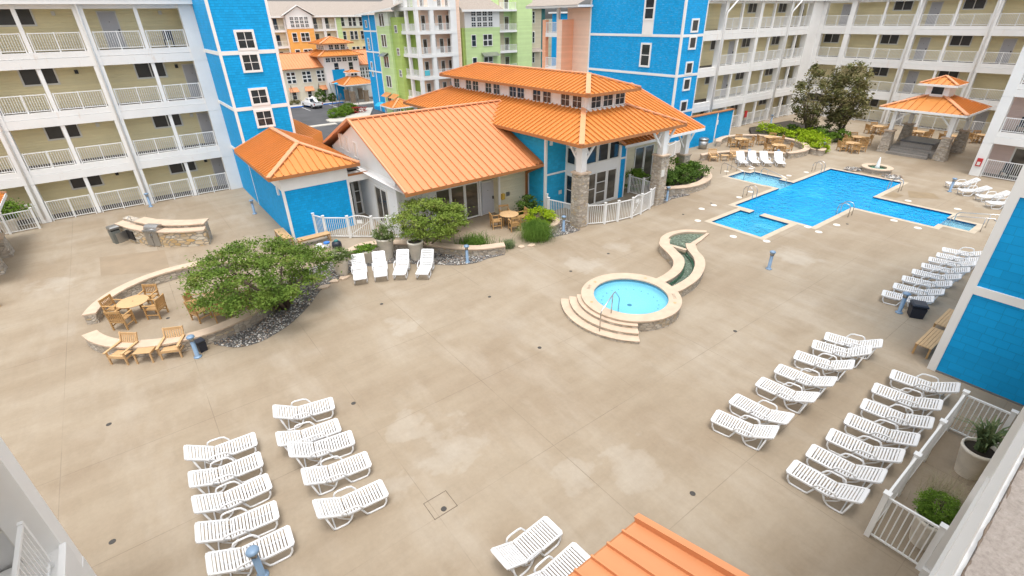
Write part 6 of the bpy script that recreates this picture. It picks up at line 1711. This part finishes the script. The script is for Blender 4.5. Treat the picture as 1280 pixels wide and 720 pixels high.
def green_block():
    r = thing('hotel_block', 'light green hotel block with a narrow bright blue end beside the car park', 'hotel block', (38.4, 87, -3.7))
    X = 38.4; W = Wall('y', X)
    walls(r, 'blue', (X, 44, 87.5, 93, -3.7, 11.6)); walls(r, 'green_wall', (X, 46, 82.6, 87.5, -3.7, 10.0)); walls(r, 'mint_wall', (X, 46, 82.6, 87.5, 10.0, 12.0), name='gable_wall')
    walls(r, 'lime_wall', (X + .4, 46, 80.2, 82.6, -3.7, 11.2))
    for y in (87.35, 89.9):
        mb = MB(); mb.box(X - .05, X + .05, y, y + .22, -3.7, 11.6); mb.build('corner_trim', M['white'], r)
    for z in (9.2, 6.0, 2.9):
        mb = MB(); mb.box(X - .045, X + .04, 87.6, 93, z - .12, z + .12); mb.build('band_trim', M['white'], r)
    for z in (9.7, 7.0, 6.3, 3.3, 2.0): window(r, W, 91.4, z, .75, 1.15, 1, 1, d=-.02, frame=.14, mat='white')
    for z in (9.9, 6.9, 3.8, .7): window(r, W, 85.0, z, 1.9, 1.9, 2, 1, d=-.02, frame=.1, mat='white', mull=.1)
    W3 = Wall('y', X + .4)
    for z in (9.0, 5.8, 2.6): window(r, W3, 81.0, z, .9, 1.1, 2, 2, d=-.02, frame=.08, mat='white')
    mb = MB(); mb.poly([(X - 1.0, 84.0, 5.6), (X - 1.0, 86.2, 5.6), (X, 86.2, 6.1), (X, 84.0, 6.1)]); mb.box(X - 1, X, 84, 86.2, 5.56, 5.59); mb.build('metal_awning', M['steel'], r, fix=False)
    for y in (81.6, 84.6):
        mb = MB(); mb.poly([(X - 1.0, y, -.75), (X - 1.0, y + 2.4, -.75), (X, y + 2.4, -.15), (X, y, -.15)]); mb.build('orange_awning', M['roof'], r, fix=False)
        window(r, W, y + 1.0, -2.9, 1.6, 2.0, 2, 1, d=-.02, frame=.1, mat='white', pane='pane_room')
    mb = MB(); mb.poly([(X - .8, 94, 11.6), (X - .8, 79.5, 12.4), (46, 79.5, 15.5), (46, 94, 15.0)]); mb.build('roof', M['grey_roof'], r, fix=False)
    mb = MB(); mb.bar((X - .85, 94, 11.55), (X - .85, 79.5, 12.35), .1, .25); mb.build('eave_trim', M['white'], r)
green_block()

def balcony_block():
    r = thing('balcony_tower', 'white four-storey balcony corner with peach back walls, left of the green gabled block', 'hotel block', (39.3, 75, -3.7))
    walls(r, 'peach_wall', (41.0, 46.3, 76.7, 82, -3.7, 15), (45.9, 47.0, 75.2, 82, -3.7, 15)); walls(r, 'lime_wall', (40.9, 41.0, 78.7, 82, -3.7, 15))
    L = Wall('y', 39.3); F = Wall('x', 75.0)
    zs = [-.75, 2.45, 5.62, 8.83, 12.05]
    for z in zs:
        mb = MB(); mb.box(39.25, 46.25, 74.95, 76.69, z, z + .45); mb.box(39.25, 40.9, 76.69, 82, z, z + .45); mb.build('slab_band', M['white'], r)
        for a, b in ((39.7, 41.7), (42.4, 45.3)): railing(r, F, a, b, z + .45, .12, 1.0)
        for a, b in ((75.5, 78.2), (78.7, 81.3)): railing(r, L, a, b, z + .45, .12, 1.0)
        FW = Wall('x', 76.7)
        for t in (41.35, 43.0, 44.3, 45.7): window(r, FW, t, z + .45, .75, 2.1, 1, 1, d=-.02, frame=.06, mat='white', pane='pane_room')
        mb = MB(); mb.box(42.6, 43.3, 75.5, 76.1, z + .452, z + 1.15); mb.build('balcony_chair', M['rail'], r)
    for b in ((39.28, 39.75, 74.98, 75.6), (41.65, 42.3, 74.98, 75.5), (45.2, 46.28, 74.98, 75.5), (39.28, 39.7, 78.2, 78.7), (39.28, 39.75, 81.4, 82.0)):
        mb = MB(); mb.box(*b, -3.7, 14.8); mb.build('column', M['white'], r)
    mb = MB(); mb.box(40.3, 41.0, 75.10, 75.13, 4.0, 4.65) if False else mb.box(40.0, 40.9, 75.06, 75.085, 3.1, 3.85); mb.build('hanging_towel', M['blue_towel2'], r)
balcony_block()

def gable_block():
    r = thing('hotel_block', 'pale green gabled hotel block with a twelve-pane window, above the clubhouse roof', 'hotel block', (52, 77, -3.7))
    walls(r, 'green_wall', (49.0, 56.0, 77, 86, -3.7, 9.5), (59.6, 62.9, 76.8, 86, -3.7, 15), (55.9, 59.6, 78.6, 86, -3.7, 15)); walls(r, 'white', (49.02, 55.98, 77.02, 86, 9.5, 12.1), name='gable_wall')
    walls(r, 'lime_wall', (48.6, 49.0, 77.3, 86, -3.7, 9.5)); walls(r, 'tan_wall', (62.9, 66.0, 78, 88, -3.7, 12.5), (57.0, 57.9, 78.4, 78.6, -3.7, 15)); walls(r, 'tealdark', (66.0, 67.3, 78.5, 88, -3.7, 12.5))
    W = Wall('x', 77.0)
    for i in range(4):
        for j in range(3): window(r, W, 50.7 + i * 1.12, 9.62 + j * .78, .88, .66, 2, 2, d=-.02, frame=.05, mat='white')
    for z in (6.7, 3.3, .2):
        window(r, W, 50.6, z, .95, 1.8, 1, 2, d=-.02, frame=.09, mat='white'); window(r, W, 53.4, z, 1.9, 1.8, 2, 2, d=-.02, frame=.09, mat='white', mull=.08)
    mb = MB(); mb.poly([(52.0, 76.0, 5.2), (55.3, 76.0, 5.2), (55.3, 77, 5.75), (52.0, 77, 5.75)]); mb.build('metal_awning', M['steel'], r, fix=False)
    mb = MB(); mb.poly([(48.2, 76.3, 12.05), (56.6, 76.3, 12.05), (54, 80, 14.6), (48.2, 80, 14.6)]); mb.poly([(48.2, 76.3, 12.05), (48.2, 80, 14.6), (47.2, 77.5, 13.6)]); mb.build('roof', M['grey_roof'], r, fix=False)
    mb = MB(); mb.bar((48.1, 76.25, 11.95), (56.7, 76.25, 11.95), .15, .3); mb.build('eave_trim', M['white'], r)
    V = Wall('x', 77.6)
    for z in (-.4, 2.65, 5.75, 8.95, 12.1):
        mb = MB(); mb.box(55.95, 59.7, 76.9, 78.6, z - .3, z); mb.build('balcony_slab', M['white'], r)
        railing(r, Wall('x', 76.95), 56.1, 59.5, z, .05, 1.0)
        window(r, Wall('x', 78.6), 58.6, z, 1.0, 2.1, 1, 1, d=-.02, frame=.06, mat='white', pane='pane_room')
    T = Wall('x', 78.0)
    for z in (9.9, 6.7, 3.4):
        window(r, T, 63.9, z, 1.15, 1.9, 2, 2 if z < 9 else 3, d=-.02, frame=.09, mat='white')
    mb = MB(); mb.poly([(63.2, 77.2, 5.3), (66.0, 77.2, 5.3), (65.5, 78, 5.9), (63.2, 78, 5.9)]); mb.build('awning', M['grey_roof'], r, fix=False)
    mb = MB(); mb.poly([(62.6, 77.2, 12.4), (68.5, 77.2, 12.4), (68.5, 84, 16), (62.6, 84, 16)]); mb.build('roof', M['grey_roof'], r, fix=False)
    mb = MB(); mb.bar((62.6, 77.15, 12.3), (68.5, 77.15, 12.3), .15, .3); mb.build('eave_trim', M['white'], r)
gable_block()

def peach_block():
    r = thing('hotel_block', 'peach sided hotel wall with a salmon framed balcony left of the tall blue tower', 'hotel block', (41.75, 43, -3.7))
    walls(r, 'peach_wall', (41.76, 50, 41.55, 45.0, -3.7, 11.7))
    walls(r, 'salmon_wall', (40.1, 41.75, 44.0, 44.7, -3.7, 10.65), (40.05, 40.5, 46.6, 47.1, -3.7, 10.65), name='pillar')
    walls(r, 'peach_wall', (40.05, 40.1, 44.0, 44.72, -3.7, 10.66), name='pillar_face')
    for z in (9.0, 5.55, 2.2):
        mb = MB(); mb.box(40.06, 43.5, 44.72, 47.0, z, z + .42); mb.build('balcony_slab', M['white'], r); railing(r, Wall('y', 40.1), 44.75, 46.6, z + .42, .05, 1.0)
    mb = MB(); mb.box(41.0, 41.3, 45.6, 45.9, 9.4, 12); mb.build('post', M['white'], r)
    mb = MB(); mb.box(39.6, 50, 41.2, 49.5, 11.75, 11.95); mb.build('eave', M['white'], r)
    mb = MB(); mb.poly([(39.5, 41.2, 11.96), (39.5, 49.5, 11.96), (46, 49.5, 14.5), (46, 41.2, 14.5)]); mb.build('roof', M['grey_roof'], r, fix=False)
    b2 = thing('hotel_block', 'bright blue far hotel corner glimpsed through the salmon framed balcony', 'hotel block', (50, 55, -3.7))
    walls(b2, 'blue', (54, 62, 60, 61.4, -3.7, 11.3)); window(b2, Wall('x', 60), 55.1, 9.3, 1.1, 1.2, 1, 1, d=-.02, frame=.15, mat='white'); window(b2, Wall('x', 60), 55.1, 5.3, 1.1, 1.2, 1, 1, d=-.02, frame=.15, mat='white')
    mb = MB(); mb.box(53.6, 62.5, 59.6, 61.8, 11.3, 11.5); mb.build('eave', M['white'], b2)
peach_block()

def truck():
    r = thing('pickup_truck', 'white pickup truck parked against the blue kerb in front of the lobby', 'pickup truck', (30.3, 103.3, -3.7), radians(8))
    def body_prism(name, prof, y0, y1, mat, taper=0):
        mb = MB(); a = [Vector((x, y0 + (taper if z > 1.1 else 0), z)) for x, z in prof]; b = [Vector((x, y1 - (taper if z > 1.1 else 0), z)) for x, z in prof]
        n = len(prof)
        for i in range(n): mb.poly([a[i], a[(i+1) % n], b[(i+1) % n], b[i]])
        mb.poly(a); mb.poly(b[::-1]); return mb.build(name, M[mat], r, local=True, bevel=.03)
    # local x runs across? nose towards +y of the lot: build along local x then turn
    r.rotation_euler = (0, 0, radians(98))
    body_prism('body', [(-2.7, .45), (2.65, .45), (2.7, .95), (1.25, 1.08), (-2.7, 1.05)], -.93, .93, 'carwhite')
    body_prism('cab', [(-.9, 1.0), (1.3, 1.0), (.65, 1.72), (-.6, 1.74)], -.86, .86, 'carwhite', .12)
    body_prism('side_windows', [(-.7, 1.12), (.98, 1.12), (.55, 1.62), (-.5, 1.64)], -.90, .90, 'pane', .12)
    body_prism('windscreen', [(.78, 1.12), (1.24, 1.08), (.72, 1.66), (.60, 1.66)], -.72, .72, 'pane')
    body_prism('rear_window', [(-.97, 1.12), (-.9, 1.12), (-.62, 1.66), (-.67, 1.66)], -.62, .62, 'pane')
    body_prism('load_bed', [(-2.6, 1.052), (-1.0, 1.052), (-1.0, 1.06), (-2.6, 1.06)], -.75, .75, 'dark')
    mb = MB(); mb.tube([(-2.5, .1, 1.12), (-1.2, -.2, 1.3), (-.2, -.3, 1.82), (.4, -.35, 1.9)], [.12, .22, .22, .08], 9); mb.build('load_cover', M['carwhite'], r, local=True)
    for x in (-1.75, 1.75):
        for s in (-1, 1):
            mb = MB(); n = 18
            for k in range(n):
                a0, a1 = 2 * pi * k / n, 2 * pi * (k + 1) / n; R0 = .40
                p = lambda a, y, R: (x + R * cos(a), y, .40 + R * sin(a))
                mb.poly([p(a0, s * .70, R0), p(a1, s * .70, R0), p(a1, s * .955, R0), p(a0, s * .955, R0)]); mb.poly([p(a0, s * .955, R0), p(a1, s * .955, R0), p(a1, s * .955, .22), p(a0, s * .955, .22)])
            w_ = mb.build('wheel', M['tyre'], r, local=True, fix=False)
            mb = MB(); mb.poly([(x + .23 * cos(2 * pi * k / 14), s * .95, .40 + .23 * sin(2 * pi * k / 14)) for k in range(14)]); mb.build('rim', M['steel'], w_, local=True, fix=False)
    for s in (-1, 1):
        mb = MB(); mb.box(-2.73, -2.69, s * .80 - .08, s * .80 + .08, .7, 1.0); mb.build('tail_light', M['red'], r, local=True)
        mb = MB(); mb.box(2.66, 2.72, s * .7 - .14, s * .7 + .14, .72, .9); mb.build('headlight', M['chrome'], r, local=True)
    mb = MB(); mb.box(-2.82, -2.70, -.88, .88, .48, .64); mb.build('bumper', M['chrome'], r, local=True)
truck()
def street_bits():
    for i, (x, y, s, h, wd) in enumerate([(33.6, 107.6, 1.1, 1.3, 'big round one under the lobby window'), (35.6, 107.2, .8, .9, 'smaller one beside the blue lobby wall')]):
        shrub('clipped dark green bush by the lobby, %s' % wd, (x, y, -3.7 + h), (s, s, h), 3500, .09, 'leaf_dark', 90 + i, 90, spread=.10)
    for i, (x, y, wd) in enumerate([(29.6, 88.2, 'at the rounded near end'), (31.4, 89.8, 'in the middle'), (33.2, 91.6, 'at the far end')]):
        shrub('clipped hedge bush on the car park island, %s' % wd, (x, y, -2.95), (1.5, 1.3, .95), 4500, .09, 'leaf_mid', 93 + i, 120, spread=.09)
    shrub('red flowering plants at the end of the car park island', (34.2, 90.5, -3.1), (1.3, 1.0, .6), 900, .12, 'red_leaf', 97)
    shrub('low reddish shrub against the lobby wall by the truck', (28.4, 108.2, -3.2), (1.2, .6, .6), 700, .12, 'leaf_olive', 98)
    r = thing('street_lamp', 'grey street lamp with a pale blue shade at the blue kerb', 'street lamp', (34.3, 99.5, -3.7))
    mb = MB(); mb.tube([(34.3, 99.5, -3.7), (34.3, 99.5, .4)], .07, 8); mb.build('pole', M['steel'], r)
    mb = MB(); mb.lathe([(.5, .4), (.3, .62), (.05, .72)], (34.3, 99.5, 0), 14); mb.build('shade', M['teal'], r)
    for i, (x, y, m, wd) in enumerate([(36.2, 84.5, 'teal', 'bright blue'), (37.8, 83.6, 'white', 'white')]):
        r = thing('parasol', '%s parasol peeping over the clubhouse roof ridge' % wd, 'parasol', (x, y, -3.7))
        mb = MB(); mb.tube([(x, y, -3.7), (x, y, -1.6)], .04, 6); mb.build('pole', M['steel'], r)
        mb = MB(); mb.lathe([(1.1, -1.9), (.75, -1.5), (.03, -1.3)], (x, y, 0), 10, smooth=False); mb.build('canopy', M[m], r)
    r = thing('pavilion', 'small orange hipped roof peeping over the clubhouse ridge', 'pavilion', (36.5, 78, -3.7))
    for x in (34.8, 38.2):
        for y in (76.3, 79.7):
            mb = MB(); mb.box(x - .1, x + .1, y - .1, y + .1, -3.7, -1.2); mb.build('post', M['white'], r)
    hip_roof(r, 34.2, 38.8, 75.7, 80.3, -1.2, .45, 'x', (True, True), .5, fascia='white')
street_bits()
